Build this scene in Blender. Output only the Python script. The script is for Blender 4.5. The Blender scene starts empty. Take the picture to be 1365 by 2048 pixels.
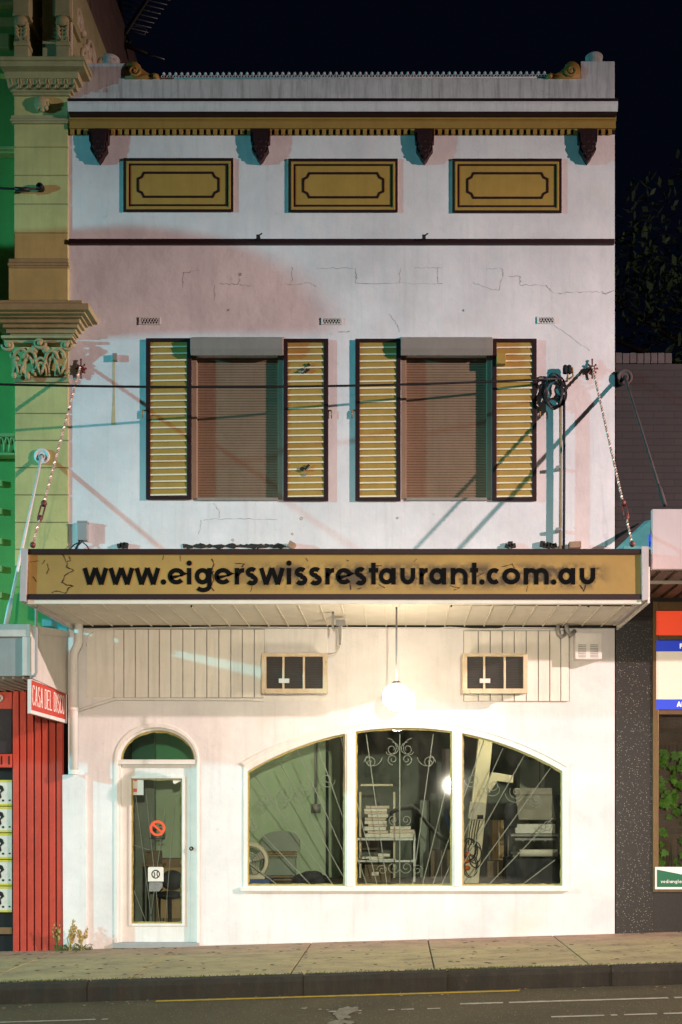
import bpy, bmesh, math, random
from mathutils import Vector, Matrix
from mathutils.geometry import tessellate_polygon
R = random.Random(7)
sc = bpy.context.scene
COL = sc.collection
PI = math.pi
# ---- photo calibration: facade plane is Y=0, 180 photo px per metre there, camera 12 m in front
S, DC, H = 180.0, 12.0, 1.389
def X(px, d=0.0): return (px - 800.0) * (DC - d) / (S * DC)
def Z(py, d=0.0): return (1630.0 - py) * (DC - d) / (S * DC) + H
def P(px, py, d=0.0): return Vector((X(px, d), -d, Z(py, d)))
SL = 0.0293                                   # street rises to the right
def G(x): return SL * x

# =====================================================================  materials
def new_mat(name):
    m = bpy.data.materials.new(name); m.use_nodes = True
    nt = m.node_tree; nt.nodes.clear()
    out = nt.nodes.new('ShaderNodeOutputMaterial')
    return m, nt, out
def N(nt, t, **kw):
    n = nt.nodes.new(t)
    for k, v in kw.items():
        if k in n.inputs.keys(): n.inputs[k].default_value = v
        else: setattr(n, k, v)
    return n
def mixc(nt, fac, a, b, mode='MIX'):
    n = nt.nodes.new('ShaderNodeMix'); n.data_type = 'RGBA'; n.blend_type = mode
    for i, v in ((0, fac), (6, a), (7, b)):
        if isinstance(v, (int, float)): n.inputs[i].default_value = v
        elif isinstance(v, (tuple, list)): n.inputs[i].default_value = (*v[:3], 1)
        else: nt.links.new(v, n.inputs[i])
    return n.outputs[2]
def ramp(nt, val, stops):
    n = nt.nodes.new('ShaderNodeValToRGB'); e = n.color_ramp.elements
    while len(e) < len(stops): e.new(0.5)
    for el, (p, c) in zip(e, stops):
        el.position = p; el.color = (c, c, c, 1) if isinstance(c, (int, float)) else (*c, 1)
    nt.links.new(val, n.inputs[0]); return n.outputs[0]
def noise(nt, co, scale, detail=4, rough=0.6, stretch=None):
    if stretch:
        mp = nt.nodes.new('ShaderNodeMapping'); mp.inputs['Scale'].default_value = stretch
        nt.links.new(co, mp.inputs[0]); co = mp.outputs[0]
    n = N(nt, 'ShaderNodeTexNoise', Scale=scale, Detail=detail, Roughness=rough)
    nt.links.new(co, n.inputs['Vector']); return n.outputs[0]
def mat(name, c, rough=0.6, var=0.12, vs=2.5, streak=0.0, spots=0.0, bump=0.15, bs=60, metal=0.0, dirt=None, fleck=0, spec=0.35, bumpd=0.01):
    """painted / plain surface: broad tone variation, vertical rain streaks, small stains, fine bump"""
    m, nt, out = new_mat(name)
    b = N(nt, 'ShaderNodeBsdfPrincipled', Roughness=rough, Metallic=metal)
    b.inputs['Specular IOR Level'].default_value = spec
    co = nt.nodes.new('ShaderNodeTexCoord').outputs['Object']
    dk = tuple(x * (1 - var) for x in c) if dirt is None else dirt
    col = mixc(nt, ramp(nt, noise(nt, co, vs, 6, 0.65), [(0.35, 0), (0.7, 1)]), c, tuple(x * (1 - var) for x in c))
    if streak:
        f = ramp(nt, noise(nt, co, 5, 5, 0.7, (3.0, 3.0, 0.22)), [(0.48, 0), (0.75, streak)])
        col = mixc(nt, f, col, dk if dirt else tuple(x * 0.55 for x in c))
    if spots:
        f = ramp(nt, noise(nt, co, 9, 8, 0.75), [(0.6, 0), (0.72, spots)])
        col = mixc(nt, f, col, dk if dirt else tuple(x * 0.4 for x in c))
    if fleck:
        v = N(nt, 'ShaderNodeTexVoronoi', Scale=fleck); nt.links.new(co, v.inputs['Vector'])
        f = ramp(nt, v.outputs['Color'], [(0.62, 0), (0.85, 0.8)])
        f2 = ramp(nt, v.outputs['Distance'], [(0.18, 1), (0.34, 0)])
        mm = N(nt, 'ShaderNodeMath', operation='MULTIPLY'); nt.links.new(f, mm.inputs[0]); nt.links.new(f2, mm.inputs[1])
        col = mixc(nt, mm.outputs[0], col, (0.34, 0.30, 0.25))
    nt.links.new(col, b.inputs['Base Color'])
    if bump:
        bp = N(nt, 'ShaderNodeBump', Strength=bump, Distance=bumpd)
        nt.links.new(noise(nt, co, bs, 5, 0.65), bp.inputs['Height']); nt.links.new(bp.outputs[0], b.inputs['Normal'])
    nt.links.new(b.outputs[0], out.inputs[0]); return m
def emit(name, c, s, base=None):
    m, nt, out = new_mat(name)
    b = N(nt, 'ShaderNodeBsdfPrincipled', Roughness=0.4)
    b.inputs['Base Color'].default_value = (*(base or c), 1)
    b.inputs['Emission Color'].default_value = (*c, 1); b.inputs['Emission Strength'].default_value = s
    nt.links.new(b.outputs[0], out.inputs[0]); return m
def glass(name, tint=(0.92, 0.96, 0.93), dirt=0.05):
    m, nt, out = new_mat(name)
    tr = N(nt, 'ShaderNodeBsdfTransparent'); tr.inputs[0].default_value = (*tint, 1)
    gl = N(nt, 'ShaderNodeBsdfGlossy', Roughness=0.02); gl.inputs[0].default_value = (1, 1, 1, 1)
    df = N(nt, 'ShaderNodeBsdfDiffuse'); df.inputs[0].default_value = (0.5, 0.5, 0.42, 1)
    fr = N(nt, 'ShaderNodeFresnel', IOR=1.5)
    co = nt.nodes.new('ShaderNodeTexCoord').outputs['Object']
    f = ramp(nt, noise(nt, co, 3.0, 7, 0.7, (1, 1, 0.5)), [(0.4, 0.0), (0.8, dirt)])
    m1 = nt.nodes.new('ShaderNodeMixShader'); nt.links.new(f, m1.inputs[0]); nt.links.new(tr.outputs[0], m1.inputs[1]); nt.links.new(df.outputs[0], m1.inputs[2])
    m2 = nt.nodes.new('ShaderNodeMixShader'); nt.links.new(fr.outputs[0], m2.inputs[0]); nt.links.new(m1.outputs[0], m2.inputs[1]); nt.links.new(gl.outputs[0], m2.inputs[2])
    nt.links.new(m2.outputs[0], out.inputs[0]); return m

def wall_mat():
    m, nt, out = new_mat('white_painted_render')
    b = N(nt, 'ShaderNodeBsdfPrincipled', Roughness=0.75); b.inputs['Specular IOR Level'].default_value = 0.2
    co = nt.nodes.new('ShaderNodeTexCoord').outputs['Object']
    col = mixc(nt, ramp(nt, noise(nt, co, 1.1, 7, 0.62), [(0.36, 0), (0.66, 1)]), (0.76, 0.735, 0.72), (0.60, 0.58, 0.575))
    col = mixc(nt, ramp(nt, noise(nt, co, 4.5, 6, 0.7, (2.6, 2.6, 0.16)), [(0.52, 0), (0.82, 0.5)]), col, (0.47, 0.45, 0.42))
    col = mixc(nt, ramp(nt, noise(nt, co, 6, 9, 0.78), [(0.60, 0), (0.74, 0.55)]), col, (0.38, 0.36, 0.335))
    col = mixc(nt, ramp(nt, noise(nt, co, 22, 6, 0.7), [(0.58, 0), (0.8, 0.45)]), col, (0.42, 0.40, 0.38))
    col = mixc(nt, ramp(nt, noise(nt, co, 0.8, 5, 0.6), [(0.60, 0), (0.72, 0.35)]), col, (0.66, 0.56, 0.42))
    nt.links.new(col, b.inputs['Base Color'])
    b1 = N(nt, 'ShaderNodeBump', Strength=0.42, Distance=0.03); nt.links.new(noise(nt, co, 3.2, 6, 0.55), b1.inputs['Height'])
    b2 = N(nt, 'ShaderNodeBump', Strength=0.22, Distance=0.006); nt.links.new(noise(nt, co, 90, 4, 0.6), b2.inputs['Height'])
    nt.links.new(b1.outputs[0], b2.inputs['Normal']); nt.links.new(b2.outputs[0], b.inputs['Normal'])
    nt.links.new(b.outputs[0], out.inputs[0]); return m

def brick_mat(name, c1, c2, mortar, w=0.23, h=0.076, axis='x'):
    m, nt, out = new_mat(name)
    b = N(nt, 'ShaderNodeBsdfPrincipled', Roughness=0.8)
    co = nt.nodes.new('ShaderNodeTexCoord').outputs['Object']
    sp = nt.nodes.new('ShaderNodeSeparateXYZ'); nt.links.new(co, sp.inputs[0])
    cb = nt.nodes.new('ShaderNodeCombineXYZ'); nt.links.new(sp.outputs[0 if axis == 'x' else 1], cb.inputs[0]); nt.links.new(sp.outputs[2], cb.inputs[1])
    br = N(nt, 'ShaderNodeTexBrick', Scale=1.0); nt.links.new(cb.outputs[0], br.inputs['Vector'])
    br.inputs['Color1'].default_value = (*c1, 1); br.inputs['Color2'].default_value = (*c2, 1); br.inputs['Mortar'].default_value = (*mortar, 1)
    br.inputs['Mortar Size'].default_value = 0.006; br.inputs['Brick Width'].default_value = w; br.inputs['Row Height'].default_value = h
    col = mixc(nt, ramp(nt, noise(nt, co, 3, 6, 0.7), [(0.35, 0), (0.75, 0.6)]), br.outputs[0], tuple(x * 0.5 for x in c1))
    nt.links.new(col, b.inputs['Base Color'])
    bp = N(nt, 'ShaderNodeBump', Strength=0.7, Distance=0.008); bp.invert = True
    nt.links.new(br.outputs['Fac'], bp.inputs['Height']); nt.links.new(bp.outputs[0], b.inputs['Normal'])
    nt.links.new(b.outputs[0], out.inputs[0]); return m

def fascia_mat():
    """weathered ochre sign paint: soot-like smudges where the lettering is, fine grazing"""
    m, nt, out = new_mat('weathered_ochre_board')
    b = N(nt, 'ShaderNodeBsdfPrincipled', Roughness=0.55)
    co = nt.nodes.new('ShaderNodeTexCoord').outputs['Object']
    col = mixc(nt, ramp(nt, noise(nt, co, 1.7, 6, 0.65), [(0.35, 0), (0.7, 1)]), (0.40, 0.245, 0.058), (0.31, 0.185, 0.046))
    col = mixc(nt, ramp(nt, noise(nt, co, 6, 6, 0.7, (2, 2, 0.3)), [(0.5, 0), (0.8, 0.35)]), col, (0.3, 0.18, 0.06))
    sp = nt.nodes.new('ShaderNodeSeparateXYZ'); nt.links.new(co, sp.inputs[0])
    zb = ramp(nt, sp.outputs[2], [(0.0, 0), (1.0, 1)])
    mr = N(nt, 'ShaderNodeMapRange'); nt.links.new(sp.outputs[2], mr.inputs[0])
    zc = Z(1152, 1.6) - 3.42; xo = X(683)
    d = N(nt, 'ShaderNodeMath', operation='SUBTRACT'); nt.links.new(sp.outputs[2], d.inputs[0]); d.inputs[1].default_value = zc
    a = N(nt, 'ShaderNodeMath', operation='ABSOLUTE'); nt.links.new(d.outputs[0], a.inputs[0])
    band = ramp(nt, a.outputs[0], [(0.07, 1), (0.15, 0)])
    xr = N(nt, 'ShaderNodeMapRange'); nt.links.new(sp.outputs[0], xr.inputs[0])
    xr.inputs['From Min'].default_value = X(420, 1.6) - xo; xr.inputs['From Max'].default_value = X(560, 1.6) - xo
    xe = N(nt, 'ShaderNodeMapRange'); nt.links.new(sp.outputs[0], xe.inputs[0])
    xe.inputs['From Min'].default_value = X(1225, 1.6) - xo; xe.inputs['From Max'].default_value = X(1185, 1.6) - xo
    nf = ramp(nt, noise(nt, co, 7.0, 6, 0.68), [(0.40, 0), (0.56, 1)])
    cur = nf
    for o in (band, xr.outputs[0], xe.outputs[0]):
        mm = N(nt, 'ShaderNodeMath', operation='MULTIPLY'); nt.links.new(cur, mm.inputs[0]); nt.links.new(o, mm.inputs[1]); cur = mm.outputs[0]
    mm = N(nt, 'ShaderNodeMath', operation='MULTIPLY'); nt.links.new(cur, mm.inputs[0]); mm.inputs[1].default_value = 0.92
    col = mixc(nt, mm.outputs[0], col, (0.055, 0.034, 0.016))
    nt.links.new(col, b.inputs['Base Color'])
    bp = N(nt, 'ShaderNodeBump', Strength=0.15, Distance=0.01); nt.links.new(noise(nt, co, 14, 6, 0.6), bp.inputs['Height']); nt.links.new(bp.outputs[0], b.inputs['Normal'])
    nt.links.new(b.outputs[0], out.inputs[0]); return m

def pave_mat():
    m, nt, out = new_mat('worn_concrete_footpath')
    b = N(nt, 'ShaderNodeBsdfPrincipled', Roughness=0.85)
    co = nt.nodes.new('ShaderNodeTexCoord').outputs['Object']
    sp = nt.nodes.new('ShaderNodeSeparateXYZ'); nt.links.new(co, sp.inputs[0])
    wob = noise(nt, co, 0.9, 5, 0.6)
    ad = N(nt, 'ShaderNodeMath', operation='ADD'); nt.links.new(sp.outputs[1], ad.inputs[0]); nt.links.new(wob, ad.inputs[1])
    yf = N(nt, 'ShaderNodeMapRange'); nt.links.new(ad.outputs[0], yf.inputs[0])
    yf.inputs['From Min'].default_value = 0.55; yf.inputs['From Max'].default_value = 1.45
    col = mixc(nt, yf.outputs[0], (0.33, 0.275, 0.125), (0.33, 0.205, 0.125))
    col = mixc(nt, ramp(nt, noise(nt, co, 3.5, 8, 0.7, (0.7, 1.1, 1)), [(0.4, 0), (0.7, 0.7)]), col, (0.13, 0.09, 0.052))
    col = mixc(nt, ramp(nt, noise(nt, co, 7, 7, 0.75), [(0.56, 0), (0.66, 0.7)]), col, (0.11, 0.09, 0.055))
    col = mixc(nt, ramp(nt, noise(nt, co, 40, 4, 0.7), [(0.5, 0), (0.8, 0.5)]), col, (0.12, 0.10, 0.06))
    nt.links.new(col, b.inputs['Base Color'])
    bp = N(nt, 'ShaderNodeBump', Strength=0.35, Distance=0.01); nt.links.new(noise(nt, co, 35, 6, 0.7), bp.inputs['Height']); nt.links.new(bp.outputs[0], b.inputs['Normal'])
    nt.links.new(b.outputs[0], out.inputs[0]); return m

M = dict(
    wall=wall_mat(),
    trim=mat('white_trim_paint', (0.72, 0.70, 0.66), 0.5, 0.1, 6, 0.25, 0.25, 0.1, 80),
    cornice=mat('cornice_white', (0.68, 0.67, 0.66), 0.7, 0.15, 4, 0.5, 0.4, 0.2, 50),
    parapet=mat('parapet_grimy_white', (0.60, 0.58, 0.57), 0.8, 0.2, 3, 0.75, 0.7, 0.3, 40, dirt=(0.16, 0.15, 0.14)),
    maroon=mat('maroon_paint', (0.026, 0.009, 0.010), 0.5, 0.25, 8, 0.2, 0.2, 0.15, 60),
    ochre=mat('ochre_paint', (0.40, 0.25, 0.055), 0.55, 0.14, 5, 0.25, 0.15, 0.15, 60),
    ochre_dk=mat('ochre_cornice_paint', (0.36, 0.215, 0.05), 0.6, 0.15, 5, 0.25, 0.2, 0.15, 60),
    slatline=mat('cream_slat_edge', (0.80, 0.72, 0.52), 0.5, 0.1, 9),
    dark=mat('dark_void', (0.008, 0.008, 0.008), 0.8, 0.2, 5),
    black=mat('black_cable', (0.012, 0.012, 0.012), 0.5, 0.2, 20),
    letter=mat('black_letter_paint', (0.006, 0.0055, 0.005), 0.9, 0.3, 12, 0, 0.3, spec=0.08),
    fascia=fascia_mat(),
    endcap=mat('pale_metal_cap', (0.52, 0.47, 0.46), 0.45, 0.12, 6, 0.3, 0.2),
    soffit=mat('cream_soffit_board', (0.74, 0.69, 0.58), 0.55, 0.12, 5, 0.0, 0.35, 0.1, 60),
    clad=mat('cream_cladding', (0.76, 0.72, 0.64), 0.55, 0.12, 3, 0.35, 0.2, 0.1, 60),
    roller=mat('brown_roller_slats', (0.25, 0.165, 0.105), 0.5, 0.15, 4, 0.3, 0.1, 0.08, 60),
    rollbox=mat('grey_beige_shutter_box', (0.27, 0.235, 0.20), 0.5, 0.12, 4, 0.3, 0.1),
    rail=mat('guide_rail', (0.30, 0.22, 0.15), 0.45, 0.15, 5),
    brass=mat('brass_hook', (0.30, 0.17, 0.05), 0.45, 0.2, 20, metal=0.3),
    iron=mat('white_iron', (0.62, 0.62, 0.62), 0.55, 0.25, 10),
    ironred=mat('rusty_red_iron', (0.20, 0.06, 0.05), 0.5, 0.4, 20, metal=0.2),
    twist=mat('twisted_pale_iron', (0.55, 0.42, 0.34), 0.4, 0.3, 25, metal=0.3),
    gold=mat('gold_scroll', (0.35, 0.20, 0.05), 0.55, 0.25, 12),
    urn=mat('stained_urn', (0.50, 0.47, 0.44), 0.7, 0.4, 12, 0.3, 0.9, 0.3, 40, dirt=(0.12, 0.07, 0.06)),
    putty=mat('yellow_putty', (0.36, 0.31, 0.10), 0.7, 0.4, 25),
    glass=glass('window_glass'), glassg=glass('green_fanlight_glass', (0.62, 0.86, 0.78), 0.05),
    metal=mat('grey_metal', (0.22, 0.22, 0.21), 0.5, 0.2, 8, metal=0.2),
    galv=mat('galvanised_metal', (0.34, 0.34, 0.33), 0.45, 0.25, 10, metal=0.35),
    acframe=mat('rusty_cream_frame', (0.62, 0.50, 0.34), 0.5, 0.2, 8, 0.2, 0.8, 0.1, 60, dirt=(0.18, 0.07, 0.02)),
    acbody=mat('cream_metal_case', (0.5, 0.45, 0.36), 0.5, 0.2, 8),
    acgrill=mat('dark_grille', (0.028, 0.024, 0.02), 0.5, 0.3, 10),
    plastic=mat('pale_plastic', (0.58, 0.56, 0.52), 0.4, 0.1, 8),
    globe=emit('lit_globe', (1.0, 0.83, 0.62), 80.0, (0.9, 0.9, 0.9)),
    # left neighbour
    yellow=mat('yellow_green_render', (0.56, 0.49, 0.19), 0.75, 0.22, 2.5, 0.35, 0.35, 0.25, 50),
    green=mat('green_wall_paint', (0.17, 0.36, 0.085), 0.75, 0.2, 2, 0.3, 0.3, 0.25, 50),
    cream=mat('cream_moulding', (0.42, 0.36, 0.18), 0.75, 0.25, 5, 0.3, 0.5, 0.3, 40),
    sidebrick=brick_mat('weathered_side_brick', (0.17, 0.09, 0.07), (0.12, 0.07, 0.055), (0.14, 0.11, 0.1), axis='y'),
    teal=mat('teal_paint', (0.12, 0.36, 0.36), 0.6, 0.2, 5),
    redslat=mat('red_boards', (0.50, 0.060, 0.035), 0.5, 0.22, 3, 0.35, 0.3, 0.12, 40),
    redsign=mat('red_sign', (0.50, 0.045, 0.030), 0.4, 0.1, 5),
    white=mat('white_letter', (0.78, 0.74, 0.68), 0.5, 0.05, 10),
    awn_w=mat('white_awning_panel', (0.58, 0.55, 0.50), 0.5, 0.15, 3, 0.4, 0.25),
    awn_g=mat('grey_fascia_panel', (0.30, 0.31, 0.30), 0.5, 0.12, 3, 0.3, 0.2),
    poster=mat('poster_paper', (0.55, 0.56, 0.50), 0.5, 0.06, 5), posteryel=mat('poster_yellow', (0.50, 0.45, 0.05), 0.5, 0.1, 5),
    # right neighbour
    brick=brick_mat('painted_dark_brick', (0.030, 0.019, 0.018), (0.022, 0.015, 0.014), (0.013, 0.009, 0.009)),
    brickcap=mat('painted_brick_cap', (0.085, 0.063, 0.060), 0.8, 0.3, 8, 0.3, 0.4),
    granite=mat('speckled_granite', (0.017, 0.0135, 0.011), 0.45, 0.7, 70, 0, 0.5, 0.1, 80, dirt=(0.075, 0.062, 0.048), fleck=62, spec=0.4),
    bronze=mat('bronze_frame', (0.16, 0.10, 0.045), 0.35, 0.2, 8, metal=0.5),
    r_fascia=mat('pinkish_white_fascia', (0.58, 0.50, 0.49), 0.5, 0.1, 2, 0.2, 0.1),
    brownboard=mat('brown_soffit', (0.16, 0.11, 0.07), 0.6, 0.25, 5),
    orange=emit('orange_lit_panel', (1.0, 0.07, 0.018), 0.55, (0.6, 0.06, 0.02)),
    blue=emit('blue_lit_panel', (0.006, 0.05, 0.62), 0.42, (0.02, 0.05, 0.5)),
    cream_lit=emit('cream_lit_panel', (0.80, 0.63, 0.46), 0.42, (0.6, 0.55, 0.45)),
    white_lit=emit('white_lit_letter', (0.9, 0.85, 0.8), 0.6),
    signgreen=mat('dark_green_sign', (0.010, 0.12, 0.055), 0.4, 0.05, 5),
    leaf=mat('ivy_leaf', (0.17, 0.36, 0.045), 0.45, 0.6, 9, bump=0),
    pot=mat('red_pot', (0.20, 0.016, 0.012), 0.4, 0.2, 6),
    treeleaf=mat('dark_tree_leaf', (0.07, 0.12, 0.055), 0.5, 0.6, 1.5, bump=0),
    bark=mat('bark', (0.05, 0.035, 0.025), 0.9, 0.4, 8, bump=0.5, bs=20),
    weed=mat('weed_green', (0.10, 0.13, 0.03), 0.7, 0.4, 20, bump=0), weedy=mat('weed_straw', (0.40, 0.28, 0.09), 0.7, 0.3, 20, bump=0),
    # ground
    pave=pave_mat(),
    kerb=mat('mossy_dark_kerb', (0.024, 0.019, 0.012), 0.9, 0.4, 3, 0.3, 0.8, 0.5, 30, dirt=(0.055, 0.045, 0.026)),
    spillm=mat('dried_spill', (0.22, 0.19, 0.13), 0.9, 0.5, 30, 0, 0.8), joint=mat('dark_joint', (0.03, 0.024, 0.015), 0.9, 0.3, 10),
    road=mat('worn_asphalt', (0.078, 0.060, 0.025), 0.85, 0.35, 1.2, 0, 0.35, 0.8, 90, fleck=55),
    yline=mat('yellow_road_paint', (0.48, 0.31, 0.03), 0.7, 0.25, 12), wline=mat('white_road_paint', (0.40, 0.36, 0.27), 0.7, 0.4, 14, 0, 0.6),
    # interior
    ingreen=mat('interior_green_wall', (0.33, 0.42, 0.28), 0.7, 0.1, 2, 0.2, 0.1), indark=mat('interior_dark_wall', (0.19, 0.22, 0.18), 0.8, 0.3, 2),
    inceil=mat('interior_ceiling', (0.11, 0.19, 0.15), 0.8, 0.2, 2), infloor=mat('interior_floor', (0.07, 0.055, 0.04), 0.7, 0.3, 3),
    wood=mat('brown_wood', (0.20, 0.115, 0.05), 0.5, 0.3, 6), carton=mat('dark_carton', (0.16, 0.115, 0.07), 0.8, 0.2, 6),
    paper=mat('paper_white', (0.70, 0.66, 0.58), 0.7, 0.1, 20), paper2=mat('paper_pinkish', (0.62, 0.50, 0.42), 0.7, 0.15, 20),
    chair=mat('grey_green_vinyl', (0.22, 0.26, 0.21), 0.5, 0.15, 5), bag=mat('dark_bag', (0.025, 0.026, 0.035), 0.7, 0.3, 6),
    fancream=mat('cream_fan_case', (0.66, 0.56, 0.42), 0.4, 0.15, 8), bluebox=mat('blue_crate', (0.03, 0.09, 0.28), 0.5, 0.2, 8),
    steel=mat('dull_steel', (0.22, 0.20, 0.16), 0.5, 0.3, 6, 0.2, 0.3, metal=0.15), creamcol=mat('cream_painted_timber', (0.66, 0.58, 0.40), 0.5, 0.12, 5),
    redorange=mat('orange_plastic', (0.55, 0.10, 0.02), 0.4, 0.2, 8), grille=mat('pale_wrought_iron', (0.50, 0.50, 0.46), 0.45, 0.2, 15),
    mauve=mat('mauve_paper', (0.16, 0.12, 0.12), 0.7, 0.2, 8), nosmoke=mat('orange_red_vinyl', (0.75, 0.09, 0.03), 0.5, 0.05, 8), printgrey=mat('grey_print', (0.22, 0.22, 0.20), 0.6, 0.4, 40),
    pink=mat('pink_print', (0.60, 0.12, 0.14), 0.6, 0.1, 10), lightbrown=mat('kraft', (0.38, 0.25, 0.12), 0.7, 0.2, 6),
    crack=mat('crack_grey_groove_shade', (0.37, 0.35, 0.335), 0.9, 0.5, 12), crackb=mat('sign_crack', (0.05, 0.03, 0.015), 0.9, 0.4, 12), rust=mat('rust_stain', (0.60, 0.46, 0.25), 0.8, 0.3, 12),
    dirt=mat('black_grime', (0.035, 0.032, 0.026), 0.95, 0.5, 15, bump=0.6, bs=25), brickbit=mat('broken_brick', (0.36, 0.22, 0.14), 0.9, 0.3, 15),
    lampmetal=mat('street_lamp_steel', (0.32, 0.32, 0.32), 0.4, 0.2, 8, metal=0.6), inlamp=emit('added_lamp_diffuser', (1.0, 0.88, 0.62), 62.0), tube_lit=emit('lit_tube', (1.0, 0.85, 0.65), 45.0),
)

# =====================================================================  mesh builder
class MB:
    def __init__(s, smooth=False): s.bm = bmesh.new(); s.smooth = smooth
    def f(s, vs, mi=0):
        try:
            fc = s.bm.faces.new(vs); fc.material_index = mi; fc.smooth = s.smooth; return fc
        except ValueError: return None
    def poly(s, pts, mi=0): return s.f([s.bm.verts.new(p) for p in pts], mi)
    def box(s, x0, x1, y0, y1, z0, z1, mi=0):
        v = [s.bm.verts.new((x, y, z)) for z in (z0, z1) for y in (y0, y1) for x in (x0, x1)]
        for q in ((0, 2, 3, 1), (4, 5, 7, 6), (0, 1, 5, 4), (2, 6, 7, 3), (0, 4, 6, 2), (1, 3, 7, 5)): s.f([v[i] for i in q], mi)
        return s
    def pbox(s, a, b, c, e, df, db=0.0, mi=0):
        """photo-pixel rectangle at depth df in front of the facade, going back to depth db"""
        return s.box(X(a, df), X(c, df), -df, -db, Z(e, df), Z(b, df), mi)
    def obox(s, c, size, mi=0, rot=None):
        m = Matrix.Translation(c) @ (rot.to_4x4() if rot else Matrix.Identity(4))
        v = [s.bm.verts.new(m @ Vector((x * size[0] / 2, y * size[1] / 2, z * size[2] / 2))) for z in (-1, 1) for y in (-1, 1) for x in (-1, 1)]
        for q in ((0, 2, 3, 1), (4, 5, 7, 6), (0, 1, 5, 4), (2, 6, 7, 3), (0, 4, 6, 2), (1, 3, 7, 5)): s.f([v[i] for i in q], mi)
        return s
    def plate(s, outer, holes, y0, y1, mi=0, plane='xz'):
        """outline (2D) with holes, extruded from y0 (front) to y1; plane xz or yz (then y0,y1 are x values)"""
        def to3(p, t): return (p[0], t, p[1]) if plane == 'xz' else (t, p[0], p[1])
        loops = [outer] + list(holes)
        tri = tessellate_polygon([[Vector((p[0], p[1], 0)) for p in l] for l in loops])
        flat = [p for l in loops for p in l]
        a = [s.bm.verts.new(to3(p, y0)) for p in flat]; b = [s.bm.verts.new(to3(p, y1)) for p in flat]
        for t in tri:
            s.f([a[i] for i in t], mi); s.f([b[i] for i in reversed(t)], mi)
        k = 0
        for l in loops:
            n = len(l)
            for i in range(n):
                j = (i + 1) % n; s.f([a[k + i], a[k + j], b[k + j], b[k + i]], mi)
            k += n
        return s
    def tube(s, pts, r, n=8, mi=0, closed=False, twist=0.0, square=False, caps=True):
        pts = [Vector(p) for p in pts]; L = len(pts); rings = []
        up = None; acc = 0.0
        for i, p in enumerate(pts):
            if closed: t = pts[(i + 1) % L] - pts[i - 1]
            else: t = pts[min(i + 1, L - 1)] - pts[max(i - 1, 0)]
            if t.length < 1e-9: t = Vector((0, 0, 1))
            t.normalize()
            if up is None:
                up = Vector((0, 1, 0)) if abs(t.y) < 0.9 else Vector((1, 0, 0))
            u = up - t * up.dot(t)
            if u.length < 1e-6: u = t.orthogonal()
            u.normalize(); up = u; w = t.cross(u)
            rr = r[i] if isinstance(r, (list, tuple)) else r
            ring = []
            if i: acc += twist * (pts[i] - pts[i - 1]).length
            for k in range(n):
                a = 2 * PI * k / n + acc
                ring.append(s.bm.verts.new(p + (u * math.cos(a) + w * math.sin(a)) * rr))
            rings.append(ring)
        for i in range(L if closed else L - 1):
            A, B = rings[i], rings[(i + 1) % L]
            for k in range(n): s.f([A[k], A[(k + 1) % n], B[(k + 1) % n], B[k]], mi)
        if caps and not closed:
            s.f(list(reversed(rings[0])), mi); s.f(rings[-1], mi)
        return s
    def lathe(s, prof, c, axis='z', n=24, mi=0, ring=False):
        c = Vector(c); rings = []
        for r, h in prof:
            ring = []
            for k in range(n):
                a = 2 * PI * k / n; q = (r * math.cos(a), r * math.sin(a))
                if axis == 'z': o = Vector((q[0], q[1], h))
                elif axis == 'y': o = Vector((q[0], h, q[1]))
                else: o = Vector((h, q[0], q[1]))
                ring.append(s.bm.verts.new(c + o))
            rings.append(ring)
        for A, B in zip(rings, rings[1:]):
            for k in range(n): s.f([A[k], A[(k + 1) % n], B[(k + 1) % n], B[k]], mi)
        if ring:
            for k in range(n): s.f([rings[-1][k], rings[-1][(k + 1) % n], rings[0][(k + 1) % n], rings[0][k]], mi)
            return s
        s.f(list(reversed(rings[0])), mi); s.f(rings[-1], mi); return s
    def ball(s, c, r, n=10, m=7, mi=0, sq=(1, 1, 1)):
        c = Vector(c); rings = []
        for i in range(1, m):
            t = PI * i / m
            rings.append([s.bm.verts.new(c + Vector((r * sq[0] * math.sin(t) * math.cos(2 * PI * k / n), r * sq[1] * math.sin(t) * math.sin(2 * PI * k / n), r * sq[2] * math.cos(t)))) for k in range(n)])
        a = s.bm.verts.new(c + Vector((0, 0, r * sq[2]))); b = s.bm.verts.new(c - Vector((0, 0, r * sq[2])))
        for k in range(n):
            s.f([a, rings[0][k], rings[0][(k + 1) % n]], mi); s.f([b, rings[-1][(k + 1) % n], rings[-1][k]], mi)
        for A, B in zip(rings, rings[1:]):
            for k in range(n): s.f([A[k], B[k], B[(k + 1) % n], A[(k + 1) % n]], mi)
        return s
    def ribbon(s, pts, w, to3, t0, t1, mi=0, closed=False, wob=0.0):
        """flat stroke of width w along 2D pts, with thickness t0..t1; to3(u,v,t)"""
        n = len(pts); A = []; B = []
        for i, p in enumerate(pts):
            p = Vector(p)
            if closed: a, b = Vector(pts[i - 1]), Vector(pts[(i + 1) % n])
            else: a = Vector(pts[i - 1]) if i else None; b = Vector(pts[i + 1]) if i < n - 1 else None
            d1 = (p - a).normalized() if a is not None and (p - a).length > 1e-9 else None
            d2 = (b - p).normalized() if b is not None and (b - p).length > 1e-9 else None
            if d1 is None: d1 = d2
            if d2 is None: d2 = d1
            n1 = Vector((-d1.y, d1.x)); n2 = Vector((-d2.y, d2.x)); m = n1 + n2
            if m.length < 1e-6: m = n1
            m.normalize(); k = 1 / max(0.5, m.dot(n1))
            ww = w[i] if isinstance(w, list) else w
            h = ww / 2 * k * (1 + (R.uniform(-wob, wob) if wob else 0))
            A.append(p + m * h); B.append(p - m * h)
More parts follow.
